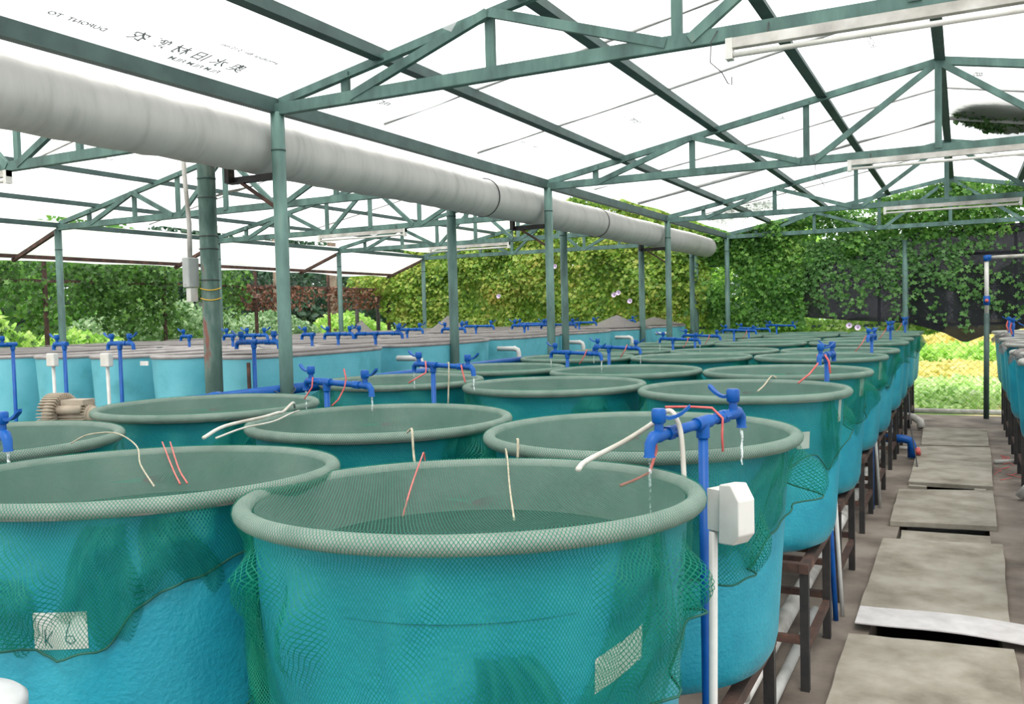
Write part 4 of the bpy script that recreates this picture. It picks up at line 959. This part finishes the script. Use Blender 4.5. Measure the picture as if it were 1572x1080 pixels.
# ---------------------------------------------------------------- floor, channel, slabs
b = MB()
CX0, CX1 = -.52, .20
CE = 15.35
b.v = [(-13, -2, 0), (CX0, -2, 0), (CX0, 17.7, 0), (-13, 17.7, 0), (CX1, -2, 0), (5, -2, 0), (5, 17.7, 0), (CX1, 17.7, 0), (CX0, -2, -.3), (CX1, -2, -.3), (CX1, CE, -.3), (CX0, CE, -.3), (CX0, CE, 0), (CX1, CE, 0)]
b.f = [(0, 1, 12, 2, 3), (4, 5, 6, 7, 13), (1, 8, 11, 12), (9, 4, 13, 10), (12, 11, 10, 13), (12, 13, 7, 2)]
o = obj('floor', b, 'floor'); o['kind'] = 'structure'
b = MB(); b.v = [(CX0, -2, -.3), (CX1, -2, -.3), (CX1, CE, -.3), (CX0, CE, -.3)]; b.f = [(0, 1, 2, 3)]
o = obj('trim_1', b, 'mud'); o['kind'] = 'structure'
b = MB(); b.v = [(-60, 17.7, -.02), (60, 17.7, -.02), (60, 120, -.02), (-60, 120, -.02), (-60, -10, -.02), (-13, -10, -.02), (-13, 17.7, -.02), (-60, 17.7, -.02)]; b.f = [(0, 1, 2, 3), (4, 5, 6, 7)]
o = obj('floor', b, 'garden'); o['kind'] = 'structure'
def slab(name, pts, z, th, mat, lab, group='concrete slabs over the channel'):
    """an irregular four-cornered slab with chipped edges"""
    r_ = random.Random(len(lab)); b = MB(); ring = []
    n = len(pts)
    for i in range(n):
        p, q = Vector(pts[i]), Vector(pts[(i + 1) % n])
        for k in range(7):
            v = p.lerp(q, k / 7); j = .006 if k else 0
            ring.append((v.x + r_.uniform(-j, j), v.y + r_.uniform(-j, j)))
    m = len(ring); vs = [(x, y, z) for x, y in ring] + [(x, y, z + th) for x, y in ring]
    b.add(vs, [tuple(range(m))[::-1], tuple(range(m, 2 * m))] + [(i, (i + 1) % m, m + (i + 1) % m, m + i) for i in range(m)])
    o = obj(name, b, mat); md = o.modifiers.new('b', 'BEVEL'); md.width = .004; tag(o, lab, 'slab', group); return o
T_ = .05
slab('concrete_slab', [(-.60, 3.6), (.27, 3.6), (.25, 5.62), (-.62, 5.52)], 0, T_, 'concrete', 'concrete walkway slab nearest the camera, cut by the picture bottom')
slab('concrete_slab', [(-.61, 6.09), (.25, 6.06), (.28, 8.07), (-.61, 7.94)], .0, T_, 'concrete', 'largest concrete walkway slab, just behind the white board')
slab('concrete_slab', [(-.46, 7.2), (.36, 7.13), (.32, 8.55), (-.50, 8.50)], -.0 - .052 + .0, .05, 'concrete', 'sunken concrete slab showing under the edge of the largest one')
slab('concrete_slab', [(-.60, 8.6), (.26, 8.72), (.27, 10.39), (-.62, 10.14)], 0, T_, 'concrete', 'third concrete walkway slab, behind the sunken one')
slab('concrete_slab', [(-.55, 10.62), (.28, 10.62), (.32, 13.5), (-.55, 13.40)], 0, T_, 'concrete', 'long concrete walkway slab behind the small dark gap')
slab('concrete_slab', [(-.53, 13.52), (.31, 13.64), (.32, 15.45), (-.58, 15.45)], 0, T_, 'concrete', 'furthest concrete walkway slab before the fence')
b = MB(); n = 12   # warped white board over the gap
for i in range(n + 1):
    f = i / n; x = -.60 + 1.15 * f; z = .052 + .02 * math.sin(PI * f) ** 2
    yb = 5.70 + .02 * math.sin(2 * f) - .06 * f; yt = 6.02 - .02 * f
    b.v += [(x, yb, z), (x, yt, z + .006), (x, yt, z + .014), (x, yb, z + .008)]
for i in range(n):
    o_ = i * 4
    for k in range(4): b.f.append((o_ + k, o_ + 4 + k, o_ + 4 + (k + 1) % 4, o_ + (k + 1) % 4))
b.f += [(0, 1, 2, 3), (n * 4 + 3, n * 4 + 2, n * 4 + 1, n * 4)]
tag(obj('white_board', b, 'board'), 'warped white board laid across the gap between the two nearest slabs', 'board')
# beam pieces under the gaps
for k, y in enumerate((5.64, 10.5)):
    for x0, x1, sd in ((-.54, -.36, 'left'), (.10, .21, 'right')):
        b = MB(); b.box((x0, y - .04, -.30), (x1, y + .04, .03 if k else -.005))
        tag(obj('concrete_block', b, 'concrete'), 'concrete block in the gap %s, %s side' % ('by the white board' if k == 0 else 'before the long slab', sd), 'block')

# pipes on the floor
def pipe(name, pts, r, mat, lab, group=None):
    b = MB(); b.tube(pts, r, 12); return tag(obj(name, b, mat, None, True), lab, 'pipe', group)
pipe('drain_pipe', [(-.98, 2.0, .10), (-.98, 16.5, .10)], .05, 'dirty_pvc', 'dirty white pipe lying along under the walkway tanks', 'white floor pipes')
pipe('drain_pipe', [(-.86, 2.0, .035), (-.86, 5.9, .035)], .03, 'white_pvc', 'thin white pipe on the floor under the nearest walkway tanks', 'white floor pipes')
pipe('drain_pipe', [(-1.05, 4.16, .44), (-1.0, 4.2, .44), (-.96, 4.2, .40), (-.95, 4.2, .12)], .035, 'dirty_pvc', 'grey elbow pipe between the second and third walkway stands', 'white floor pipes')
pipe('riser_pipe', [(-.73, 5.86, 0), (-.77, 5.86, .9)], .016, 'blue_pvc', 'lower blue riser under the second walkway tap')
pipe('conduit', [(-.70, 5.95, 0), (-.74, 5.95, .78)], .013, 'white_pvc', 'white conduit beside the second walkway tap', 'white conduits by the walkway')
pipe('conduit', [(-.74, 9.35, 0), (-.80, 9.35, 1.1)], .014, 'white_pvc', 'white conduit beside the third walkway tap', 'white conduits by the walkway')
pipe('elbow_pipe', [(-1.1, 12.5, .26), (-.70, 12.5, .26), (-.62, 12.5, .24), (-.60, 12.5, .18), (-.60, 12.5, .02)], .055, 'blue_pvc', 'blue elbow pipe dropping beside the channel')
pipe('elbow_pipe', [(-1.1, 15.6, .24), (-.72, 15.5, .20), (-.62, 15.45, .14), (-.60, 15.4, .04)], .06, 'dirty_pvc', 'dirty white elbow pipe at the far end of the walkway', 'white floor pipes')
pipe('elbow_pipe', [(.50, 10.2, .03), (.56, 10.2, .12), (.66, 10.2, .13), (1.0, 10.2, .13)], .045, 'dirty_pvc', 'dirty white elbow pipe by the right edge tanks', 'white floor pipes')
pipe('drain_pipe', [(.34, 12.4, .03), (.9, 12.7, .04)], .025, 'dirty_pvc', 'thin pipe lying on the floor right of the slabs', 'white floor pipes')
pipe('drain_pipe', [(-.9, 13.2, .04), (-.45, 13.2, .03)], .025, 'dirty_pvc', 'thin pale pipe crossing to the channel', 'white floor pipes')
pipe('red_valve', [(-.56, 12.5, .10), (-.50, 12.5, .11)], .05, 'red_tie', 'red valve handle beside the blue elbow pipe')
pipe('cable', [(-.62, 12.2, .9), (-.60, 12.1, .5), (-.52, 11.8, .12), (-.50, 11.6, .055)], .008, 'wire', 'black cable hanging by the channel')
for k in range(10):
    x, y = random.uniform(.34, .55), random.uniform(11.4, 13.2)
    string([(x, y, .008), (x + random.uniform(-.1, .1), y + random.uniform(-.1, .1), .02), (x + random.uniform(-.15, .15), y + random.uniform(-.2, .2), .008)], 'scrap of red plastic string on the floor right of the slabs', .004, 'red_tie', 'string_scrap', 'litter', 'red string scraps on the floor')
b = MB(); b.box((-1.15, 4.62, RIM - TH - .012), (-.86, 4.74, RIM - TH - .001)); tag(obj('wooden_packer', b, 'cord'), 'thin green packing board under the third walkway tank', 'packer')

# ---------------------------------------------------------------- fences
def fence(name, x0, y0, x1, y1, zt, lab, nposts, rails, mat='rust', group='wire fences'):
    t = thing(name, lab, 'fence', (x0, y0, 0), 0, group); dx, dy = x1 - x0, y1 - y0
    b = MB(); b.v = [(0, 0, .03), (dx, dy, .03), (dx, dy, zt), (0, 0, zt)]; b.f = [(0, 1, 2, 3)]; obj('wire_mesh', b, 'chain', t)
    for k in range(nposts):
        f = k / (nposts - 1); b = MB(); b.bar((dx * f, dy * f, 0), (dx * f, dy * f, zt + .05), .05, .05, (0, 1, 0)); obj('fence_post', b, mat, t)
    for z in rails:
        b = MB(); b.bar((0, 0, z), (dx, dy, z), .04, .045); obj('rail', b, mat, t)
    return t
fence('wire_fence', -12.6, 17.95, 5.3, 17.95, Z(1.2), 'wire fence closing the far end of the shed', 9, [Z(-.36), Z(.9)], 'dark_green_steel')
fence('wire_fence', -12.6, 2.0, -12.6, 17.9, Z(.95), 'rusty wire fence along the left side of the shed', 8, [Z(-.33), Z(.70)])
b = MB(); b.tube([(-1.2, 17.85, .05), (4, 17.85, .05)], .05, 12); tag(obj('floor_pipe', b, 'dirty_pvc', None, True), 'pale pipe lying along the foot of the far fence', 'pipe')
b = MB(); b.tube([(.35, 17.3, 0), (.36, 17.3, Z(-.17))], .045, 14); tag(obj('thin_post', b, 'dark_green_steel', None, True), 'dark green post at the far end of the walkway', 'post')
t = thing('pvc_frame', 'white pipe with blue valve on top of the far walkway post', 'pipe', (.36, 17.3, Z(-.17)))
b = MB(); b.tube([(0, 0, 0), (0, 0, .95)], .036, 12); obj('upright_pipe', b, 'white_pvc', t, True)
b = MB(); b.tube([(0, 0, .96), (3.2, 0, .99)], .03, 12); obj('cross_pipe', b, 'dirty_pvc', t, True)
b = MB(); b.tube([(0, 0, .90), (0, 0, 1.0)], .05, 12); b.tube([(0, 0, .96), (.07, 0, .96)], .048, 12); obj('elbow', b, 'blue_pvc', t, True)
b = MB(); b.tube([(0, 0, .14), (0, 0, .30)], .052, 12); obj('valve', b, 'blue_pvc', t, True)
b = MB(); b.tube([(0, -.09, .22), (0, -.04, .22)], .03, 10); obj('valve_handle', b, 'red_tie', t, True)
for k, (x, o_) in enumerate(((-4.85, 'left'), (-.95, 'right'))):
    b = MB(); b.tube([(x, 17.72, 0), (x, 17.72, Z(1.2))], .05, 14); tag(obj('fence_pole', b, 'green_steel', None, True), 'dull green pole in front of the far fence, %s of the two' % o_, 'post', 'poles at the far fence')
for k, (x, o_) in enumerate(((-13.05, 'right'), (-13.7, 'left'))):
    b = MB(); b.tube([(x, 18.1, 0), (x, 18.1, Z(1.0))], .05, 10); tag(obj('fence_pole', b, 'black_steel', None, True), 'dark pole left of the ivy wall, %s of the two' % o_, 'post', 'poles left of the ivy')

# black shade cloth hanging on the fence
t = thing('shade_cloth', 'black shade cloth hanging on the far fence, its lower corner sagging to a point', 'shade cloth', (0, 17.80, 0))
top = [(-2.88, 1.06), (-2.0, 1.10), (-1.2, 1.22), (-.9, 1.32), (0, 1.36), (1, 1.4), (4.2, 1.45)]
bot = [(-2.84, -.17), (-2.0, -.25), (-.86, -.33), (-.3, -.52), (.02, -.70), (.36, -.56), (1.0, -.44), (2, -.4), (4.2, -.35)]
ip = lambda tb, x: float(np.interp(x, [q[0] for q in tb], [q[1] for q in tb]))
b = MB(); nx, nz = 80, 14; uv = []
for j in range(nz + 1):
    for i in range(nx + 1):
        x = -3.0 + 7.2 * i / nx; za, zb_ = ip(bot, x), ip(top, x); z = za + (zb_ - za) * j / nz
        b.v.append((x, .03 * math.sin(x * 5 + z * 2) + .02 * math.sin(x * 13), Z(z))); uv.append((x, z))
for j in range(nz):
    for i in range(nx): a = j * (nx + 1) + i; b.f.append((a, a + 1, a + nx + 2, a + nx + 1))
me = b.mesh('cloth', True); ul = me.uv_layers.new(name='UVMap')
for lp in me.loops: ul.data[lp.index].uv = uv[lp.vertex_index]
me.materials.append(M['shade']); obj('cloth', me, None, t)

# ---------------------------------------------------------------- ivy and garden
gx = np.array([-13.2, -12.2, -11.5, -10.8, -9.5, -8.3, -7.3, -6.2, -5.2, -4.6, -4.1, -3.0, -1.8, -.6, -.1, .6, 1.6, 4.4])
gz = np.array([1.15, 1.35, 1.9, 2.0, 2.15, 2.45, 2.5, 2.35, 2.0, 1.7, 1.50, 1.72, 1.95, 2.12, 2.2, 2.12, 1.9, 1.5])
def wallpts(x0, x1, zb, thick=.35, dens=None, y=17.95, cut=None):
    def f(n, g):
        x = g.uniform(x0, x1, n * 2); zt = np.interp(x, gx, gz); zl_ = np.interp(x, [q[0] for q in zb], [q[1] for q in zb])
        u = g.uniform(0, 1, n * 2); z = zl_ + (zt - zl_) * u
        k = np.sin(x * 2.1 + 1.3 * np.sin(z * 2.3)) * np.sin(z * 2.7 + 1.1 * np.sin(x * 1.7)) + .5 * np.sin(x * 5.3 + z * 4.1)
        keep = (g.uniform(-1.2, 1.2, n * 2) < k + .75) if dens is None else (g.uniform(0, 1, n * 2) < dens(x, z, k, g))
        x, z, k = x[keep][:n], z[keep][:n], k[keep][:n]
        yy = y - thick * .5 - .12 * k + g.normal(0, .07, len(x))
        return np.stack([x, yy, Z(z)], 1)
    return f
iv = leaves('ivy_curtain', 42000, .095, 'ivy_warm', wallpts(-12.2, -4.6, [(-13, -.35), (-4, -.35)]), (.1, -1.1, .55), True, .55, seed=21)
tag(iv, 'dense yellow green ivy curtain covering the far fence left of the walkway', 'ivy', kind='stuff')
iv = leaves('ivy_curtain', 9500, .09, 'ivy_mid', wallpts(-4.7, -2.75, [(-13, -.4), (0, -.4)], dens=lambda x, z, k, g: np.clip(.35 + .35 * k + .5 * (z > .9) + .1, .05, 1)), (.1, -1.1, .55), True, .55, seed=22)
tag(iv, 'thinner bright ivy on the far fence just left of the black cloth', 'ivy', kind='stuff')
iv = leaves('ivy_curtain', 13000, .095, 'ivy_mid', wallpts(-4.4, 4.4, [(-5, 1.05), (-2.9, .85), (-1.5, 1.0), (-.9, 1.2), (4.4, 1.30)], thick=.5, y=18.0), (.1, -1.1, .55), True, .55, seed=23)
tag(iv, 'ivy mass filling the gable above the black cloth', 'ivy', kind='stuff')
def clothivy(n, g):
    P = []
    for s in range(64):                                  # climbing stems
        x, z = (g.uniform(-2.95, 4.2) if s % 2 else g.uniform(-2.95, -.6)), 1.25; m = 60; st_ = g.uniform(-.02, .02)
        L = g.uniform(.4, 1.9)
        for q in range(m):
            z -= L / m; st_ += g.normal(0, .006); x += st_
            P.append((x + g.normal(0, .05), 17.72 + g.normal(0, .02), z + g.normal(0, .04)))
    P = np.array(P); P = P[(P[:, 2] > np.interp(P[:, 0], [q[0] for q in bot], [q[1] for q in bot]) + .03)]
    P[:, 2] += EYE; return P
iv = leaves('ivy_on_cloth', 4200, .085, 'ivy_cloth', clothivy, (0, -1.2, .4), True, .45, seed=24)
tag(iv, 'trails of ivy climbing over the black shade cloth', 'ivy', kind='stuff')
iv = leaves('ivy_fringe', 2600, .10, 'leaf_bright', blobf([(x, 18.05, Z(-.38), .35, .15, .16, 1) for x in np.arange(-4.5, -.6, .35)]), (0, -1, .5), True, .6, seed=25)
tag(iv, 'bright ivy fringe along the rail under the black cloth', 'ivy', kind='stuff')
for k, (x, z, w) in enumerate(((-5.0, 2.0 - .0, 'above the last posts'), (-7.9, 1.02, 'near the left end of the curtain'), (-9.3, .42, 'upper left of the curtain'), (-10.5, .35, 'far left of the curtain'), (-6.55, .36, 'left of a close pair'), (-6.45, .40, 'right of a close pair'), (-6.2, .22, 'under the close pair'), (-1.9, -.36, 'left of two under the cloth'), (-1.75, -.40, 'right of two under the cloth'))):
    t = thing('morning_glory', 'pale mauve morning glory flower on the ivy, ' + w, 'flower', (x, 17.55, Z(z if k else 1.25)), 0, 'mauve flowers on the ivy')
    b = MB(); b.lathe([(.012, 0), (.02, .03), (.055, .055)], 14); b.xform(Matrix.Rotation(R_(75), 4, 'X')); obj('petals', b, 'petal', t, True)
    b = MB(); b.tube([(0, .0, 0), (0, .10, .02)], .006, 6); obj('stalk', b, 'cord', t)

# left side: hanging vines on the fence, shrubs and trees behind
def fencevine(y0, y1, zlo, zhi, thick, dens):
    def f(n, g):
        y = g.uniform(y0, y1, n * 3); z = g.uniform(zlo, zhi, n * 3)
        k = np.sin(y * 1.9 + np.sin(z * 3)) + .6 * np.sin(y * 5.1 + z * 4)
        keep = g.uniform(0, 1, n * 3) < np.clip(dens + .3 * k + .7 * (z - zlo) / (zhi - zlo) - .25, .02, 1)
        y, z = y[keep][:n], z[keep][:n]; return np.stack([-12.65 + g.normal(0, thick, len(y)), y, Z(z)], 1)
    return f
iv = leaves('fence_vine', 10000, .085, 'ivy_fence', fencevine(3.5, 13.0, -.3, 1.05, .15, .28), (1, -.5, .4), True, .7, seed=31)
tag(iv, 'green vines hanging over the left fence', 'vine', kind='stuff')
iv = leaves('dry_vine', 1500, .075, 'leaf_brown', fencevine(12.9, 17.8, .2, .72, .10, .45), (1, -.5, .2), False, .8, seed=32)
tag(iv, 'dry red brown vine on the left fence near the far corner', 'vine', kind='stuff')
iv = leaves('fence_vine', 1800, .10, 'ivy_warm', blobf([(-12.6, 17.6, Z(.9), .5, .4, .35), (-12.4, 17.8, Z(.3), .3, .3, .4), (-13.2, 18.0, Z(.9), .7, .2, .3)]), (0, -1, .4), True, .7, seed=33)
tag(iv, 'sparse vine on the corner left of the ivy wall', 'vine', kind='stuff')
def plant(name, n, size, mat, blobs, lab, group, trunk=None, cat='shrub', seed=1, lob=False):
    t = thing(name, lab, cat, (blobs[0][0], blobs[0][1], 0), 0, group)
    bl = [(x - blobs[0][0], y - blobs[0][1], z, *r) for x, y, z, *r in blobs]
    leaves('foliage', n, size, mat, blobf(bl), (.4, -.6, .8), lob, .8, t, seed)
    b = MB(); h = trunk or (blobs[0][2]); b.tube([(0, 0, -.02), (.03, .02, h * .5), (0, 0, h)], [.05 + h * .012, .04 + h * .008, .03], 8); obj('stem', b, 'bark', t, True)
    return t
plant('leafy_shrub', 2200, .19, 'leaf_bright', [(-14.2, 8.3, 1.9, .9, .9, .55), (-14.0, 9.3, 1.3, .8, .8, .6), (-14.5, 7.3, 1.3, .9, .9, .7)], 'bright broad leaved shrub behind the left fence, left of the first outer post', 'shrubs behind the left fence', seed=41)
plant('leafy_shrub', 2400, .15, 'leaf_bright', [(-14.3, 10.5, 1.3, .7, .6, .6), (-14.0, 10.9, 1.2, .7, .6, .6)], 'bright shrub behind the brown fence post', 'shrubs behind the left fence', seed=42)
plant('pale_shrub', 5200, .11, 'leaf_pale', [(-14.8, 12.9, 1.9, 1.1, 1.1, .65), (-14.4, 13.9, 1.6, 1.0, 1.0, .7), (-15.3, 12.3, 1.7, 1.0, 1.0, .6)], 'pale glossy shrub left of the weathered post', 'shrubs behind the left fence', seed=43)
plant('pale_shrub', 3200, .11, 'leaf_pale', [(-14.6, 15.9, 1.7, .8, .9, .55), (-14.4, 16.5, 1.4, .7, .8, .6)], 'pale rounded shrub right of the weathered post', 'shrubs behind the left fence', seed=44)
plant('leafy_shrub', 3200, .14, 'leaf_bright', [(-14.5, 18.6, 1.7, .8, .9, .5), (-14.2, 19.4, 1.3, .9, .9, .6), (-13.6, 20.5, 1.0, .8, .8, .6)], 'bright green shrub at the far left corner', 'shrubs behind the left fence', seed=45)
for k, (x, y, h, r, nm) in enumerate(((-18.2, 6.2, 2.6, 1.7, 'first'), (-18.4, 10.2, 3.0, 1.75, 'second'), (-18.8, 14.2, 3.0, 1.75, 'third'), (-19.8, 18.4, 3.2, 1.9, 'fourth'), (-20.5, 22.9, 3.4, 2.1, 'fifth'), (-18.5, 27.6, 3.4, 2.1, 'sixth'), (-21, 32.6, 3.8, 2.3, 'seventh'))):
    plant('dark_tree', 6000, .22, 'leaf_deep' if k > 2 else 'ivy_mid', [(x, y, h, r, r, 1.7), (x + .5, y - .3, h - 1.3, r * .8, r * .8, 1.1), (x + .3, y + .3, h - 1.7, r * .8, r * .8, 1.2)], 'dense tree behind the left fence, %s from the left picture edge' % nm, 'trees behind the left fence', 3.4, 'tree', 50 + k)
for k, (x, y) in enumerate(((-17.3, 19.2), (-16.4, 20.5), (-16.0, 18.0))):
    b = MB(); b.tube([(x, y, 0), (x + .05, y, 5.0)], [.16, .12], 10); tag(obj('tree_trunk', b, 'bark', None, True), 'bare pale trunk beyond the left corner, %s of three' % ['left', 'right', 'middle'][k], 'tree trunk', 'bare trunks')
o = leaves('distant_trees', 16000, .42, 'leaf_deep', blobf([(-27, y, 2.6, 1.6, 3.2, 2.0, 1) for y in np.arange(2, 48, 4.5)] + [(x, 48, 2.2, 4, 1.5, 1.8, 1) for x in np.arange(-26, -8, 5)]), (1, -.6, .4), seed=60)
tag(o, 'dark belt of trees far behind the left fence', 'trees', kind='stuff')
# behind the far fence
for k, x in enumerate((-12.2, -10.1, -8.0, -5.9, -3.8, -1.7, .4, 2.5)):
    plant('garden_tree', 3600, .17, 'leaf_bright' if x > -6 and x < -2.5 else 'ivy_mid', [(x, 53.0 - (32 if x < -2.4 else 0), 1.9, 1.0, .9, 1.2), (x + .02, 53.2 - (32 if x < -2.4 else 0), 3.1, 1.0, .9, 1.0)], 'garden tree behind the far fence, %s from the left' % ['first', 'second', 'third', 'fourth', 'fifth', 'sixth', 'seventh', 'eighth'][k], 'trees behind the far fence', 2.2, 'tree', 70 + k)
def bed(name, n, size, mat, x0, x1, y0, y1, h, lab, seed):
    def f(m, g):
        x = g.uniform(x0, x1, m); y = y0 + (y1 - y0) * g.uniform(0, 1, m); z = h * g.uniform(.1, 1, m) * (.6 + .4 * np.sin(x * 3 + y * 2))
        return np.stack([x, y, z], 1)
    o = leaves(name, n, size, mat, f, (0, -.4, 1), False, .7, seed=seed); return tag(o, lab, 'plants', kind='stuff')
bed('bean_bed', 7500, .15, 'leaf_bean', -4.5, 4.5, 18.4, 21.6, .30, 'low pale green plants just beyond the fence at the walkway end', 81)
bed('weed_bed', 5000, .15, 'leaf_bean', -5.5, 5.5, 22.2, 26.3, .12, 'low speckled weeds beyond the walkway end', 82)
bed('straw_bed', 7000, .22, 'leaf_yellow', -6.5, 6.5, 26.6, 33, .16, 'yellow strip of dry plants in the garden beyond the fence', 83)
bed('crop_bed', 9000, .25, 'leaf_bright', -8, 8, 33.5, 39.5, .55, 'bright green crop rows further back in the garden', 84)
bed('crop_bed', 8000, .3, 'leaf_yellow', -6.5, 10, 40, 50, .9, 'pale yellow field at the back of the garden', 85)

# ---------------------------------------------------------------- camera, light
f_px, roll, pitch, yaw = 1350., R_(1.4), R_(2.4), R_(27.2)
Rt = Vector((math.cos(yaw), math.sin(yaw), 0)); F0 = Vector((-math.sin(yaw), math.cos(yaw), 0)); Zv = Vector((0, 0, 1))
fw = F0 * math.cos(pitch) - Zv * math.sin(pitch); up0 = F0 * math.sin(pitch) + Zv * math.cos(pitch)
ri = Rt * math.cos(roll) - up0 * math.sin(roll); up = Rt * math.sin(roll) + up0 * math.cos(roll)
cam = bpy.data.cameras.new('camera'); co = bpy.data.objects.new('camera', cam); COL.objects.link(co)
m3 = Matrix((ri, up, -fw)).transposed(); co.matrix_world = Matrix.Translation((0, 0, EYE)) @ m3.to_4x4()
cam.sensor_width = 36; cam.lens = f_px / 1572 * 36; cam.clip_start = .05; cam.clip_end = 300
SC.camera = co
w = bpy.data.worlds.new('sky'); SC.world = w; w.use_nodes = True; nt = w.node_tree; nt.nodes.clear()
out = N(nt, 'ShaderNodeOutputWorld'); bg = N(nt, 'ShaderNodeBackground'); tc = N(nt, 'ShaderNodeTexCoord'); sp_ = N(nt, 'ShaderNodeSeparateXYZ')
nt.links.new(tc.outputs['Generated'], sp_.inputs[0])
r = ramp(nt, sp_.outputs['Z'], [(0, (.55, .58, .58)), (.12, (.85, .88, .90)), (.5, (1, 1, 1)), (1, (1, 1, 1))])
nt.links.new(r.outputs[0], bg.inputs['Color']); bg.inputs['Strength'].default_value = 2.05; nt.links.new(bg.outputs[0], out.inputs[0])
sl = bpy.data.lights.new('hazy_sun', 'SUN'); sl.energy = 3.6; sl.angle = R_(25); sl.color = (1, .97, .9); so = bpy.data.objects.new('hazy_sun', sl); COL.objects.link(so)
so.rotation_euler = (R_(28), R_(14), 0)
SC.view_settings.view_transform = 'Standard'; SC.view_settings.look = 'None'; SC.view_settings.gamma = 1; SC.view_settings.exposure = 0.0
SC.view_settings.use_curve_mapping = False
SC.cycles.transparent_max_bounces = 16
SC.cycles.max_bounces = 8; SC.cycles.diffuse_bounces = 4
